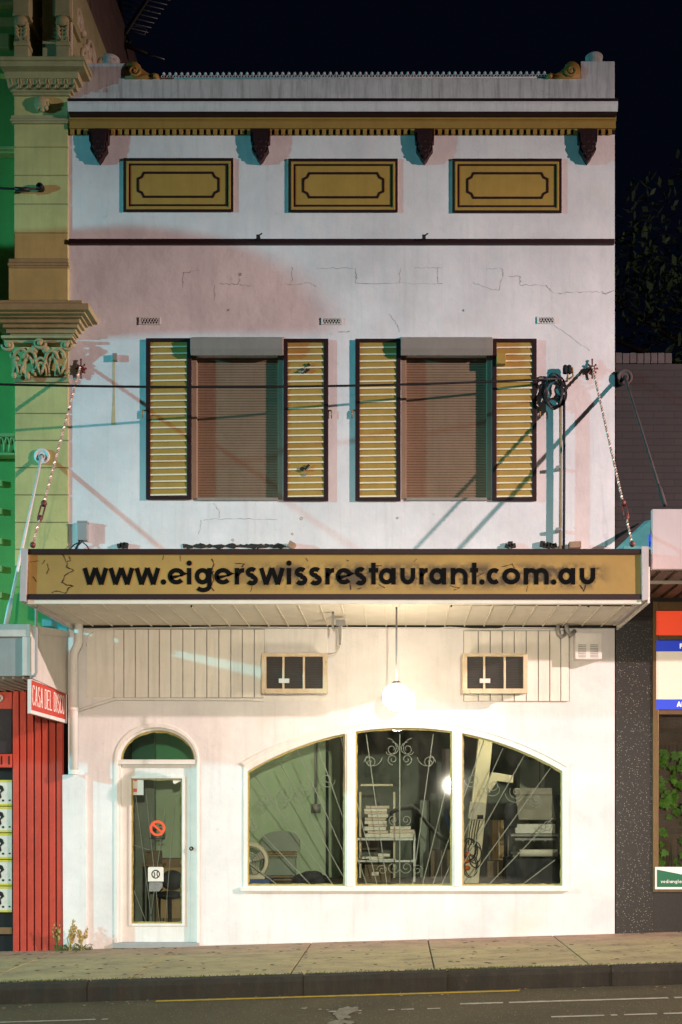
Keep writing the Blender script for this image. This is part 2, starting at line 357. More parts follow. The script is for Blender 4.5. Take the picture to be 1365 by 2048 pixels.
        va0 = [s.bm.verts.new(to3(p.x, p.y, t0)) for p in A]; vb0 = [s.bm.verts.new(to3(p.x, p.y, t0)) for p in B]
        va1 = [s.bm.verts.new(to3(p.x, p.y, t1)) for p in A]; vb1 = [s.bm.verts.new(to3(p.x, p.y, t1)) for p in B]
        for i in range(n if closed else n - 1):
            j = (i + 1) % n
            s.f([va0[i], va0[j], vb0[j], vb0[i]], mi); s.f([va1[j], va1[i], vb1[i], vb1[j]], mi)
            s.f([va0[j], va0[i], va1[i], va1[j]], mi); s.f([vb0[i], vb0[j], vb1[j], vb1[i]], mi)
        if not closed:
            s.f([va0[0], vb0[0], vb1[0], va1[0]], mi); s.f([va0[-1], va1[-1], vb1[-1], vb0[-1]], mi)
        return s
    def build(s, name, mats, parent=None, bevel=0.0, recalc=True):
        if recalc: bmesh.ops.recalc_face_normals(s.bm, faces=s.bm.faces)
        off = ORG.get(parent, Vector((0, 0, 0))) if parent else Vector((0, 0, 0))
        if parent is None:   # stand-alone thing: origin at its base
            xs = [v.co for v in s.bm.verts]
            off = Vector(((min(v.x for v in xs) + max(v.x for v in xs)) / 2, (min(v.y for v in xs) + max(v.y for v in xs)) / 2, min(v.z for v in xs)))
        bmesh.ops.translate(s.bm, verts=s.bm.verts, vec=-off)
        me = bpy.data.meshes.new(name); s.bm.to_mesh(me); s.bm.free()
        for m in (mats if isinstance(mats, (list, tuple)) else [mats]): me.materials.append(M[m])
        o = bpy.data.objects.new(name, me); COL.objects.link(o)
        if parent: o.parent = parent; ORG[o] = off
        else: o.location = off; ORG[o] = off
        if bevel:
            b = o.modifiers.new('edge', 'BEVEL'); b.width = bevel; b.segments = 2; b.limit_method = 'ANGLE'
        return o
ORG = {}
def thing(name, label, cat, loc, group=None):
    o = bpy.data.objects.new(name, None); COL.objects.link(o); o.location = loc; o.empty_display_size = 0.1
    ORG[o] = Vector(loc); o['label'] = label; o['category'] = cat
    if group: o['group'] = group
    return o
def tag(o, label, cat, group=None):
    o['label'] = label; o['category'] = cat
    if group: o['group'] = group
    return o
def struct(o): o['kind'] = 'structure'; return o
def pp(pts, d=0.0): return [(X(a, d), Z(b, d)) for a, b in pts]
def arcpts(cx, cy, rx, ry, a0, a1, n):
    return [(cx + rx * math.cos(math.radians(a0 + (a1 - a0) * i / n)), cy + ry * math.sin(math.radians(a0 + (a1 - a0) * i / n))) for i in range(n + 1)]
def XZ(y): return lambda u, v, t: (u, y + t, v)

# =====================================================================  ground
def sheet(name, x0, x1, y0, y1, base, m, nx=1):
    mb = MB()
    for i in range(nx):
        a = x0 + (x1 - x0) * i / nx; b = x0 + (x1 - x0) * (i + 1) / nx
        mb.poly([(a, y0, base + G(a)), (b, y0, base + G(b)), (b, y1, base + G(b)), (a, y1, base + G(a))])
    return struct(mb.build(name, m))
sheet('ground', -120, 120, -150, 150, -0.30, 'road')
KY = -2.5
road = sheet('road', -60, 60, -16, KY + 0.02, -0.175, 'road')
def slab(mb, x0, x1, y0, y1, zb, zt):
    v = []
    for z in (zb, zt):
        for y in (y0, y1):
            for x in (x0, x1): v.append(mb.bm.verts.new((x, y, z + G(x))))
    for q in ((0, 2, 3, 1), (4, 5, 7, 6), (0, 1, 5, 4), (2, 6, 7, 3), (0, 4, 6, 2), (1, 3, 7, 5)): mb.f([v[i] for i in q])
mb = MB()
JX = [-6.6, -5.2, -3.78, -2.42, -0.98, 0.31, 1.70, 3.1, 4.5]
ed = [-60] + JX + [60]
for a, b in zip(ed, ed[1:]): slab(mb, a + 0.006, b - 0.006, KY + 0.13, 0.05, -0.25, 0.0)
pv = struct(mb.build('footpath', 'pave', bevel=0.006))
mb = MB(); slab(mb, -60, 60, KY + 0.02, 0.05, -0.26, -0.012); mb.build('joint_fill', 'joint', pv)
mb = MB(); kx = [-60, -4.6, -2.75, -0.85, 0.42, 1.86, 2.72, 4.4, 60]
for i, (a, b) in enumerate(zip(kx, kx[1:])):
    o = R.uniform(-0.008, 0.008); n = max(1, int(min(b - a, 3) / 0.12)) if b - a < 5 else 1
    # slightly ragged kerb stones
    rows = []
    for k in range(n + 1):
        x = a + 0.008 + (b - a - 0.016) * k / n; j = R.uniform(-0.007, 0.007) if n > 1 else 0
        rows.append([mb.bm.verts.new(p) for p in ((x, KY + o + 0.01, -0.24 + G(x)), (x, KY + o + j, -0.05 + G(x)), (x, KY + o + 0.02 + j, -0.006 + G(x) + j * 0.4), (x, KY + 0.122, 0.002 + G(x)), (x, KY + 0.122, -0.24 + G(x)))])
    for A, B in zip(rows, rows[1:]):
        for k in range(5): mb.f([A[k], B[k], B[(k + 1) % 5], A[(k + 1) % 5]])
    mb.f(rows[0]); mb.f(list(reversed(rows[-1])))
struct(mb.build('kerb', 'kerb'))
def line(name, x0, x1, y0, w, m, seed, fade=0.0):
    mb = MB(); rr = random.Random(seed); n = int((x1 - x0) / 0.05)
    for i in range(n):
        if rr.random() < fade: continue
        a = x0 + (x1 - x0) * i / n; b = x0 + (x1 - x0) * (i + 1) / n
        e0, e1 = rr.uniform(-.004, .004), rr.uniform(-.004, .004)
        z = -0.171
        mb.poly([(a, y0 - w / 2 + e0, z + G(a)), (b, y0 - w / 2 + e0, z + G(b)), (b, y0 + w / 2 + e1, z + G(b)), (a, y0 + w / 2 + e1, z + G(a))])
    return mb.build(name, m, road)
line('yellow_line', X(310, 2.62), X(1040, 2.62), -2.585, 0.07, 'yline', 1)
line('white_line', X(920, 3.1), 6.0, -3.16, 0.06, 'wline', 2, 0.08)
line('white_line', -6.0, X(222, 3.3), -3.38, 0.04, 'wline', 3, 0.25)
line('white_line', X(660, 3.2), X(880, 3.2), -3.33, 0.035, 'wline', 5, 0.55)
line('white_line', X(1100, 3.75), 6.0, -3.83, 0.05, 'wline', 6, 0.1)
mb = MB(); rr = random.Random(4)       # dried spill on the asphalt
for (cx, cy, r) in ((690, 2022, 20), (703, 2020, 14), (684, 2034, 13), (688, 2044, 8), (672, 2047, 14), (700, 2046, 7), (610, 2017, 6), (640, 2019, 4), (655, 2020, 3), (720, 2027, 4), (676, 2028, 9), (696, 2035, 6), (712, 2016, 6), (705, 2043, 3)):
    d = 12 - 2160 * (1.389 + 0.17) / (cy - 1630) if False else 12 - 2160 / ((cy - 1630) / (1.389 + 0.172 - G(X(cx, 3))))
    c = Vector((X(cx, d), -d)); w = r / 240
    pts = [(c.x + w * (1 + rr.uniform(-.35, .3)) * math.cos(t * PI / 7), c.y + 2.1 * w * (1 + rr.uniform(-.35, .3)) * math.sin(t * PI / 7)) for t in range(14)]
    k = R.uniform(0, 0.0015)
    mb.poly([(p[0], p[1], -0.1705 + k + G(p[0])) for p in pts])
mb.build('dried_spill', 'spillm', road)

mb = MB(); rr = random.Random(21)
for k in range(2600):
    x = rr.uniform(-4.3, 3.6)
    if rr.random() > .25 + .75 * max(0, math.sin(x * 2.3) * math.sin(x * .9 + 1)): continue
    y = KY + .125 + rr.gauss(0, .018); z = G(x) + .001; L = rr.uniform(.006, .026); a = rr.uniform(-1, 1)
    mb.poly([(x - .006, y, z), (x + .006, y + .003, z), (x + a * L, y + rr.uniform(-.02, .01), z + L * .8)])
g = mb.build('moss_fringe', 'weed'); g['kind'] = 'stuff'; g['label'] = 'thin mossy grass fringe along the joint behind the dark kerb'; g['category'] = 'moss'
mb = MB()
for k in range(160):
    x = rr.uniform(-4.3, 3.6); y = rr.choice((rr.uniform(KY - .25, KY - .02), rr.uniform(-.25, -.02), rr.uniform(KY + .1, -.1))); z = (G(x) + .003) if y > KY + .0 else G(x) - .169; r = rr.uniform(.006, .02)
    mb.poly([(x + r * math.cos(a * 1.05 + k) * rr.uniform(.5, 1.3), y + r * math.sin(a * 1.05 + k) * rr.uniform(.5, 1.3), z + rr.uniform(0, .004)) for a in range(6)])
gm = MB()
for k in range(240):
    x = rr.uniform(-4.4, 3.7); y = rr.uniform(KY + .14, -.05); r = rr.uniform(.008, .026)
    gm.poly([(x + r * math.cos(a * .79) * rr.uniform(.8, 1.2), y + r * math.sin(a * .79) * rr.uniform(.8, 1.2), G(x + r * math.cos(a * .79)) + .0025) for a in range(8)])
gm.build('gum_spots', 'joint', pv)['kind'] = 'stuff'
g = mb.build('street_litter', 'lightbrown'); g['kind'] = 'stuff'; g['label'] = 'scattered small dry leaves and litter on footpath and gutter'; g['category'] = 'litter'

# =====================================================================  restaurant building
B = thing('restaurant_building', 'white two storey restaurant building with ochre trim, arched shopfront window and shuttered upper windows', 'building', (X(683), 0, -0.2))
XL, XR = X(137), X(1230)
AC, AR = (810, 2069), 614.0                       # big window arch, in facade pixels
def arch_y(px, grow=0): return AC[1] - math.sqrt((AR + grow) ** 2 - (px - AC[0]) ** 2)
def pane(a, b, bot=1772, g=0, n=14): return [(a, bot), (b, bot)] + [(b + (a - b) * i / n, arch_y(b + (a - b) * i / n, g)) for i in range(n + 1)]
def door_arch(x0, x1, spring, top, bot, n=20):
    cx = (x0 + x1) / 2; rx = (x1 - x0) / 2
    return [(x0, bot), (x1, bot)] + [(cx + rx * math.cos(PI * i / n), spring - (spring - top) * math.sin(PI * i / n)) for i in range(n + 1)]
hole_win = pp(pane(491, 1131, 1777, 4, 30)); hole_door = pp(door_arch(236, 394, 1520, 1455, 1893))
def rect(a, b, c, e): return [(a, b), (c, b), (c, e), (a, e)]
h1 = pp(rect(384, 711, 566, 999)); h2 = pp(rect(803, 711, 984, 999))
wallout = [(XL, -0.7), (XR, -0.7), (XR, Z(198)), (XL, Z(198))]
MB().plate(wallout, [hole_win, hole_door, h1, h2], 0.0, 0.24).build('front_wall', 'wall', B)
# body of the building behind the facade, hollow
mb = MB()
mb.box(XL, XL + 0.2, 0.24, 9, -0.7, Z(215)); mb.box(XR - 0.2, XR, 0.24, 9, -0.7, Z(215)); mb.box(XL + 0.2, XR - 0.2, 8.8, 9, -0.7, Z(215))
mb.box(XL + 0.2, XR - 0.2, 0.24, 8.8, Z(260), Z(235))
mb.build('side_wall', 'sidebrick', B)
mb = MB(); mb.box(XL + 0.2, XR - 0.2, 0.25, 8.8, 2.78, 2.95); mb.build('ceiling', 'inceil', B)
mb = MB(); mb.box(XL + 0.2, XR - 0.2, 0.242, 8.8, -0.35, -0.02); mb.build('floor', 'infloor', B)
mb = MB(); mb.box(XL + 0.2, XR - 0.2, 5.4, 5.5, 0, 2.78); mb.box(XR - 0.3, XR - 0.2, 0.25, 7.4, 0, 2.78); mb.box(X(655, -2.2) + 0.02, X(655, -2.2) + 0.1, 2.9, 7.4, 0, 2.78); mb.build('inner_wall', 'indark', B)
mb = MB(); px652 = X(652, -2.2)
mb.box(XL + 0.2, px652, 2.2, 2.3, 0, 2.78); mb.box(X(656, -2.75), X(680, -2.75), 2.75, 2.85, 0, 2.78); mb.build('partition_wall', 'ingreen', B)
mb = MB(); mb.box(px652 - 0.0, px652 + 0.03, 2.18, 2.32, 0, 2.78); mb.build('partition_edge', 'dark', B)
mb = MB(True); mb.tube([P(632, 1440, -2.17), P(632, 1612, -2.17)], 0.018, 8); mb.pbox(623, 1608, 641, 1626, -2.12, -2.2); mb.build('switch_conduit', 'metal', B)
mb = MB(); mb.box(X(266, -2.0), X(311, -2.0), 1.95, 2.05, 0, 2.78); mb.build('dark_curtain', 'indark', B)

# parapet
MB().plate(pp([(137, 197), (137, 126), (250, 126), (250, 158), (1162, 156), (1162, 122), (1230, 122), (1230, 197)]), [], 0.002, 0.30).build('parapet', 'parapet', B, bevel=0.006)
mb = MB(); mb.pbox(135, 196, 1237, 202, 0.17, -0.002); mb.pbox(138, 223, 1234, 228, 0.135); mb.build('cornice_line', 'maroon', B, 0.004)
mb = MB(); pr = [(0, 223), (0.15, 223), (0.155, 213), (0.165, 208), (0.165, 202), (0, 202)]
mb.plate([(-d, Z(y, d)) for d, y in pr], [], X(136, 0.15), X(1236, 0.15), plane='yz'); mb.build('cornice', 'cornice', B)
mb = MB(); mb.pbox(138, 228, 1233, 238, 0.075); mb.pbox(138, 238, 1233, 241, 0.062); mb.pbox(139, 241, 1232, 256, 0.05); mb.build('frieze_band', 'ochre_dk', B, 0.004)
mb = MB(); mb.pbox(139, 256, 1231, 268, 0.012); mb.build('dentil_backing', 'dark', B)
mb = MB(); x = 140.5
while x < 1229: mb.pbox(x, 256.2, x + 7.8, 268.5, 0.03, 0.012); x += 13.62
mb.build('dentil_band', 'ochre_dk', B, 0.003)
for cx in (197.5, 520.5, 849.5, 1176):
    mb = MB()
    o = [(cx - 20, 257), (cx + 20, 257), (cx + 19, 282), (cx + 15, 285), (cx + 17, 298), (cx + 10, 308), (cx + 6, 316), (cx, 323), (cx - 6, 316), (cx - 10, 308), (cx - 17, 298), (cx - 15, 285), (cx - 19, 282)]
    mb.plate(pp(o, 0.075), [], -0.075, 0.0)
    sc_ = [(cx + (q[0] - cx) * 0.72, 262 + (q[1] - 257) * 0.78) for q in o]
    mb.plate(pp(sc_, 0.10), [], -0.10, -0.0745)
    for k, (dx, dy, r) in enumerate(((-9, 292, 5), (9, 292, 5), (0, 300, 6), (-6, 306, 4), (6, 306, 4), (0, 312, 4), (-8, 272, 4), (8, 272, 4), (0, 282, 5))):
        mb.ball(P(cx + dx, dy, 0.095), r / 250, 8, 6, 0, (1.2, .5, 1))
    mb.build('corbel', 'maroon', B, 0.006)
# recessed ochre wall panels with maroon moulding
for (a, b, c, e) in ((247, 316, 467, 423), (577, 317, 796, 424), (905, 317, 1124, 425)):
    mb = MB(); mb.pbox(a, b, c, e, 0.012); w = mb.build('wall_panel', 'ochre', B)
    mb = MB()
    def ring(q, t, d, mi=0):
        a_, b_, c_, e_ = q
        mb.plate(pp(rect(a_, b_, c_, e_), d), [pp(rect(a_ + t, b_ + t, c_ - t, e_ - t), d)], -d, -0.012, mi)
    ring((a, b, c, e), 5, 0.022); ring((a + 11, b + 11, c - 11, e - 11), 3.6, 0.017)
    t3 = XZ(-0.0155)
    n_ = 12; q = (a + 30, b + 31, c - 29, e - 28)
    loop = [(q[0] + n_, q[1]), (q[2] - n_, q[1]), (q[2] - n_ + 4, q[1] + n_ - 4), (q[2], q[1] + n_), (q[2], q[3] - n_), (q[2] - n_ + 4, q[3] - n_ + 4), (q[2] - n_, q[3]), (q[0] + n_, q[3]), (q[0] + n_ - 4, q[3] - n_ + 4), (q[0], q[3] - n_), (q[0], q[1] + n_), (q[0] + n_ - 4, q[1] + n_ - 4)]
    mb.ribbon(pp(loop), 4.6 / 180, t3, 0, 0.003, closed=True)
    mb.build('panel_outline', 'maroon', w)
    mb = MB(); a_, b_, c_, e_ = a + 5, b + 5, c - 5, e - 5
    mb.plate(pp(rect(a_, b_, c_, e_), 0.03), [pp(rect(a_ + 5, b_ + 5, c_ - 5, e_ - 5), 0.03)], -0.026, -0.012); mb.build('panel_moulding', 'ochre', w, 0.008)
mb = MB(); mb.pbox(137, 477, 1230, 487, 0.045); mb.build('string_course', 'maroon', B, 0.006)
# air vents
for (a, b, c, e) in ((278, 634, 321, 649), (643, 635, 685, 649), (1075, 633, 1111, 647)):
    mb = MB(); mb.pbox(a, b, c, e, 0.004, -0.01); v = mb.build('air_vent', 'dark', B)
    mb = MB(); mb.plate(pp(rect(a, b, c, e), .012), [pp(rect(a + 4, b + 2, c - 2, e - 2), .012)], -0.012, -0.0045)
    k = a + 4
    while k < c - 4:
        mb.ribbon(pp([(k, b + 1), (min(k + 7, c - 2), e - 1)]), 0.9 / 180, XZ(-0.010), 0, 0.005); mb.ribbon(pp([(min(k + 7, c - 2), b + 1), (k, e - 1)]), 0.9 / 180, XZ(-0.0115), 0, 0.005); k += 5.6
    mb.build('vent_lattice', 'trim', v)
# upper windows: roller shutter, guide rails, box, two louvred shutters each
for (a, c) in ((383, 567), (802, 985)):
    mb = MB(); n = int((1000 - 711) / 5.2)
    mb.pbox(a - 3, 705, c + 3, 1003, -0.09, -0.2); w = mb.build('window', 'dark', B)
    mb = MB(); zt, zb = Z(708), Z(999); h = (zt - zb) / n; xa, xb = X(a + 10), X(c - 10); prev = None
    rows = []
    for i in range(n):
        z = zb + h * i
        for fz, fy in ((0.0, 0.074), (0.12, 0.066), (0.5, 0.062), (0.88, 0.066)):
            rows.append((z + h * fz, fy))
    rows.append((zt, 0.074))
    vs = [(mb.bm.verts.new((xa, y, z)), mb.bm.verts.new((xb, y, z))) for z, y in rows]
    for (p, q), (r_, s_) in zip(vs, vs[1:]): mb.f([p, q, s_, r_])
    mb.build('roller_shutter', 'roller', w, recalc=False)
    for (u0, u1) in ((a + 1.2, a + 11), (c - 11, c - 1.2)): mb = MB(); mb.pbox(u0, 709, u1, 998.5, -0.004, -0.088); mb.build('guide_rail', 'rail', w, 0.004)
    mb = MB(); d = 0.13
    pf = [(0.0, Z(674)), (-d, Z(676, d)), (-d, Z(697, d)), (-d + 0.03, Z(711, d - .03)), (0.0, Z(711))]
    mb.plate(pf, [], X(a, d / 2), X(c, d / 2), plane='yz'); mb.build('shutter_box', 'rollbox', w, 0.004)
    mb = MB()
    mb.pbox(a + 11, 995, c - 11, 1001, 0.02, -0.06); mb.build('window_sill', 'rollbox', w, 0.004)
def louvre(a, b, c, e):
    mb = MB(); D = 0.036
    mb.plate(pp(rect(a, b, c, e), D), [pp(rect(a + 9, b + 7, c - 9, e - 6), D)], -D, -0.001); s = mb.build('louvred_shutter', 'maroon', B, 0.004)
    mb = MB(); x0, x1 = X(a + 8, .02), X(c - 8, .02); y = b + 7; i = 0; n = 23; st = (e - b - 13) / n
    for i in range(n):
        t = Z(b + 7 + st * i, .02); bo = Z(b + 7 + st * (i + 1), .02); j = [R.uniform(-.003, .003) for _ in range(2)]
        lift = 0.006
        # sloping blade (ochre) and its pale lower nosing
        v = [(x0, -0.020, t - 0.001), (x1, -0.020, t + lift), (x1, -0.030 + j[1] * .5, bo + 0.0175 + lift), (x0, -0.030 + j[0] * .5, bo + 0.0175)]
        mb.poly(v, 0)
        w_ = [v[3], v[2], (x1, -0.0325 + j[1] * .5, bo + 0.0005 + lift + R.uniform(-.002, .001)), (x0, -0.0325 + j[0] * .5, bo + 0.0005 + R.uniform(-.002, .001))]
        mb.poly(w_, 1)
        mb.poly([w_[3], w_[2], (x1, -0.020, bo + lift), (x0, -0.020, bo)], 0)
    mb.build('louvres', ['ochre', 'slatline'], s, recalc=False)
    return s
L1 = louvre(292, 676, 383, 998); L2 = louvre(567, 677, 657, 1001); L3 = louvre(711, 677, 802, 1001); L4 = louvre(985, 677, 1074, 1001)
# holdback hooks
for (x, s) in ((290, -1), (659, 1), (709, -1), (1076, 1)):
    mb = MB(True); mb.tube([P(x - s * 2, 821, 0.015), P(x + s * 4, 821, 0.02), P(x + s * 4.5, 824, 0.022), P(x + s * 4.5, 836, 0.022)], 0.008, 6); mb.build('shutter_hook', 'brass', B)
# broken slats on the shutter right of the first window, small box on the last one
mb = MB()
for (x, y) in ((610, 738), (610, 941)):
    for k in range(9):
        mb.obox(P(x + R.uniform(-9, 9), y + R.uniform(-9, 9), 0.045), (R.uniform(.02, .05), 0.01, R.uniform(.008, .03)), k % 2, Matrix.Rotation(R.uniform(-.9, .9), 3, 'Y') @ Matrix.Rotation(R.uniform(-.5, .5), 3, 'X'))
mb.build('broken_slats', ['dirt', 'rollbox'], L2)
mb = MB(); mb.pbox(994, 706, 1012, 727, 0.10, 0.03); mb.build('junction_box', 'ochre', L4, 0.004)
# bolt fixings and lamp stubs above the windows
for (x, y) in ((518, 471), (850, 471)):
    mb = MB(); mb.pbox(x - 5, y - 2, x + 2, y + 5, 0.10); mb.tube([P(x, y, .1), P(x + 6, y - 4, .16)], .008, 6); mb.build('wall_fixing', 'dirt', B)
mb = MB(); mb.pbox(225, 706, 234, 720, 0.05); mb.build('wall_fixing', 'rollbox', B, 0.004)
mb = MB()
mb.ribbon(pp([(228, 720), (228, 790), (227, 850)]), [.030, .022, .045], XZ(-0.0015), 0, 0.001); mb.build('rust_streak', 'rust', B)

# cracks in the render
def crack(pts, w=0.007, y=-0.0016, jit=2.0, n=5):
    out = []
    for (p, q) in zip(pts, pts[1:]):
        for i in range(n): out.append((p[0] + (q[0] - p[0]) * i / n + R.uniform(-jit, jit) * .6, p[1] + (q[1] - p[1]) * i / n + R.uniform(-jit, jit) * .6))
    out.append(pts[-1]); return out
mb = MB(); lines = [
    ([(630, 536), (712, 536), (713, 567), (885, 567)], .006), ([(800, 536), (800, 566)], .004), ([(830, 536), (885, 536)], .004), ([(875, 536), (875, 566)], .005),
    ([(945, 566), (998, 582), (1006, 552), (1006, 537), (972, 537)], .005), ([(1018, 552), (1040, 553), (1041, 569), (1094, 572), (1108, 587), (1148, 585), (1205, 584), (1212, 588), (1228, 581)], .007),
    ([(400, 541), (368, 545), (365, 575)], .005), ([(440, 568), (478, 568), (481, 548)], .006), ([(480, 570), (505, 572)], .005), ([(560, 570), (620, 567), (632, 574)], .006), ([(585, 535), (584, 567)], .004), ([(430, 570), (430, 600)], .004),
    ([(428, 1006), (440, 1022), (438, 1036)], .005), ([(404, 1040), (470, 1037), (556, 1039)], .006), ([(404, 1040), (398, 1068)], .004), ([(780, 630), (795, 648), (798, 664)], .004), ([(1110, 650), (1180, 702)], .003), ([(676, 664), (700, 664)], .009)]
for pts, w in lines:
    q = crack(pts, jit=3.0, n=9); mb.ribbon(pp(q), [w * R.choice((.15, .3, .5, .8, 1.1)) for _ in q], XZ(-0.0016), 0, 0.0012)
for (x, y, r) in ((457, 620, .013), (927, 621, .013), (603, 1037, .02), (466, 1080, .016), (585, 1068, .014), (795, 1036, .015), (481, 549, .02)):
    mb.lathe([(r, 0), (r * .7, -.004)], P(x, y, 0.0002), 'y', 8)
mb.build('render_cracks', 'crack', B)
# grime along the top of the awning line
mb = MB(); q_ = [(368 + k * 5 + R.uniform(-2, 2), 1093 + R.uniform(-1.5, 1.5)) for k in range(42)]
mb.ribbon(pp(q_), [R.uniform(.012, .06) for _ in q_], XZ(-.012), 0, .011)
mb.build('flashing_grime', 'dirt', B)
for (a, c) in ((1085, 1112), (1015, 1030), (240, 258)):
    x = a; mb = MB()
    while x < c: mb.obox(P(x, 1091 + R.uniform(-3, 2), 0.02), (0.05, 0.06, R.uniform(.03, .06)), 0, Matrix.Rotation(R.uniform(-.4, .4), 3, 'Y')); x += 6
    mb.build('flashing_grime', 'dirt', B)
mb = MB(); mb.obox(P(584, 1091, 0.06), (.075, .08, .07), 0, Matrix.Rotation(.5, 3, 'Y')); mb.build('brick_fragment', 'brickbit', B, 0.005)
mb = MB(); mb.obox(P(1150, 1091, 0.06), (.13, .1, .07), 0, Matrix.Rotation(-.05, 3, 'Y')); mb.build('brick_fragment', 'brickbit', B, 0.005)

# iron cresting on the parapet
mb = MB(True); n = 65
for i in range(n):
    f = i / (n - 1); px = 327 + (1090 - 327) * f; py = 158 - 2.2 * f; y = 0.03
    def q(dx, dy): return (X(px + dx), y, Z(py + dy))
    mb.tube([q(0, 0), q(0, -12)], .006, 5); mb.ball(q(0, -14.0), .0165, 6, 5)
    for s in (-1, 1):
        mb.tube([q(0, -9), q(s * 3, -11.5), q(s * 5, -9.5), q(s * 5.2, -6.5), q(s * 3.2, -5), q(s * 2.2, -7)], .005, 4)
        mb.tube([q(s * 1, -1), q(s * 4.5, -3.5), q(s * 5.8, -1)], .0055, 4)
mb.tube([P(320, 157.2, -.03), P(1096, 155.2, -.03)], .008, 5)
mb.build('iron_cresting', 'iron', B)
# gilded scrolls
for (cx, s) in ((268, 1), (1144, -1)):
    mb = MB(True); o = []
    prof = [(-17, 158), (-17, 142), (-13, 131), (-4, 125), (6, 126), (13, 132), (17, 140), (25, 146), (34, 151), (42, 148), (50, 151), (52, 158)]
    mb.plate(pp([(cx + s * a, b) for a, b in prof]), [], -0.02, 0.12)
    sp = [(cx + s * (1 + (12 - t * .62) * math.cos(t * .55)), 141 + (12 - t * .62) * math.sin(t * .55)) for t in range(0, 18)]
    mb.tube([P(a, b, .03) for a, b in sp], .016, 6); mb.ball(P(cx + s * 1, 141, .03), .022, 8, 6); mb.ball(P(cx + s * 43, 152, .03), .026, 8, 6)
    mb.build('gilded_scroll', 'gold', B)
for (cx, top) in ((216, 98), (1193, 96)):
    mb = MB(); z0 = Z(126 if cx < 500 else 122)
    mb.lathe([(.105, 0), (.105, .03), (.094, .034), (.094, .12), (.099, .124), (.099, .135), (.085, .145), (.02, .152), (.008, .19)], (X(cx), 0.14, z0), 'z', 20); mb.build('finial', 'urn', B)

# ---- ground floor trim
mb = MB(); mb.pbox(166, 1250, 1231, 1257, 0.03); mb.build('wall_trim', 'trim', B, 0.004)
def cladding(edges, y0, y1):
    mb = MB(); mb.pbox(edges[0] - 1, y0 - 1, edges[-1] + 1, y1 + 1, 0.004); c = mb.build('cladding_panel', 'crack', B)  # grey backing painted in as the shade of the board gaps
    mb = MB()
    for a, b in zip(edges, edges[1:]): mb.pbox(a + .9, y0, b - .9, y1, 0.026 + R.uniform(0, .003), 0.0045)
    mb.build('cladding_boards', 'clad', c, 0.003)
cladding([228, 248, 271, 297, 319, 342, 366, 390, 414, 438, 462, 485, 509, 530], 1259, 1395)
cladding([928, 957, 981, 1005, 1029, 1053, 1077, 1100, 1122, 1139], 1262, 1402)
mb = MB(); mb.pbox(174, 1259, 228, 1394, 0.012); mb.build('flat_panel', 'clad', B, 0.003)
for q_ in ((530, 1258, 656, 1305), (526, 1388, 660, 1402)): mb = MB(); mb.pbox(*q_, 0.010); mb.build('infill_panel', 'trim', B)
mb = MB(True); mb.tube([P(152, 1423, .06), P(190, 1410, .06), P(228, 1398.5, .05), P(240, 1398, .04), P(500, 1399, .04), P(526, 1400, .04)], .017, 8); mb.build('drain_pipe', 'trim', B)
mb = MB(True)
mb.tube([P(158, 1245, .11), P(158, 1283, .11), P(156, 1290, .11), P(150, 1302, .11), P(148, 1312, .10), P(148, 1548, .10)], .046, 14)
mb.lathe([(.055, 0), (.055, .03)], P(148, 1420, .10), 'z', 14); mb.lathe([(.055, 0), (.06, .05)], P(148, 1549, .10), 'z', 14)
mb.build('downpipe', 'trim', B)
mb = MB(); mb.plate(pp([(125, 1549), (172, 1549), (174, 1960), (127, 1960)], .03), [], -0.03, 0.0); mb.build('plinth', 'wall', B, 0.01)

# ---- big arched window
fr_out = pp(pane(487, 1137, 1780, 15, 30), .03)
mb = MB(); panes = [(494, 690), (711, 905), (925, 1126)]
mb.plate(fr_out, [pp(pane(a, b), .03) for a, b in panes], -0.012, 0.06); AW = mb.build('window', 'trim', B, 0.006)
mb = MB(); prof_o = pane(483, 1141, 1784, 20, 30); prof_i = pane(491, 1133, 1776, 11, 30)
mb.plate(pp(prof_o[2:] + [prof_o[2:][-1]][:0]) + list(reversed(pp(prof_i[2:]))), [], -0.022, 0.0); mb.build('arch_moulding', 'trim', AW, 0.006)
mb = MB(); mb.pbox(480, 1773.5, 1139, 1783, 0.045, 0.0); mb.build('window_sill', 'trim', AW, 0.008)
for (a, c) in ((690, 711), (905, 925)): mb = MB(); mb.pbox(a + 4, arch_y((a + c) / 2) + 1, c - 4, 1773, 0.035, 0.0125); mb.build('mullion', 'trim', AW, 0.006)
for (a, b) in panes:
    mb = MB(); mb.plate(pp(pane(a - 2, b + 2, 1774, 3)), [], 0.05, 0.055); mb.build('window_pane', 'glass', AW)
    loop = pane(a + 1.5, b - 1.5, 1770.5, -2, 18); q = []
    for i in range(len(loop)):
        p0, p1 = loop[i], loop[(i + 1) % len(loop)]; L = math.dist(p0, p1); k = max(1, int(L / 9))
        for t in range(k): q.append((p0[0] + (p1[0] - p0[0]) * t / k, p0[1] + (p1[1] - p0[1]) * t / k))
    mb = MB(); mb.ribbon(pp(q), [R.uniform(2.6, 6.2) / 180 for _ in q], XZ(0.041), 0, 0.008, closed=True); mb.build('putty', 'putty', AW)
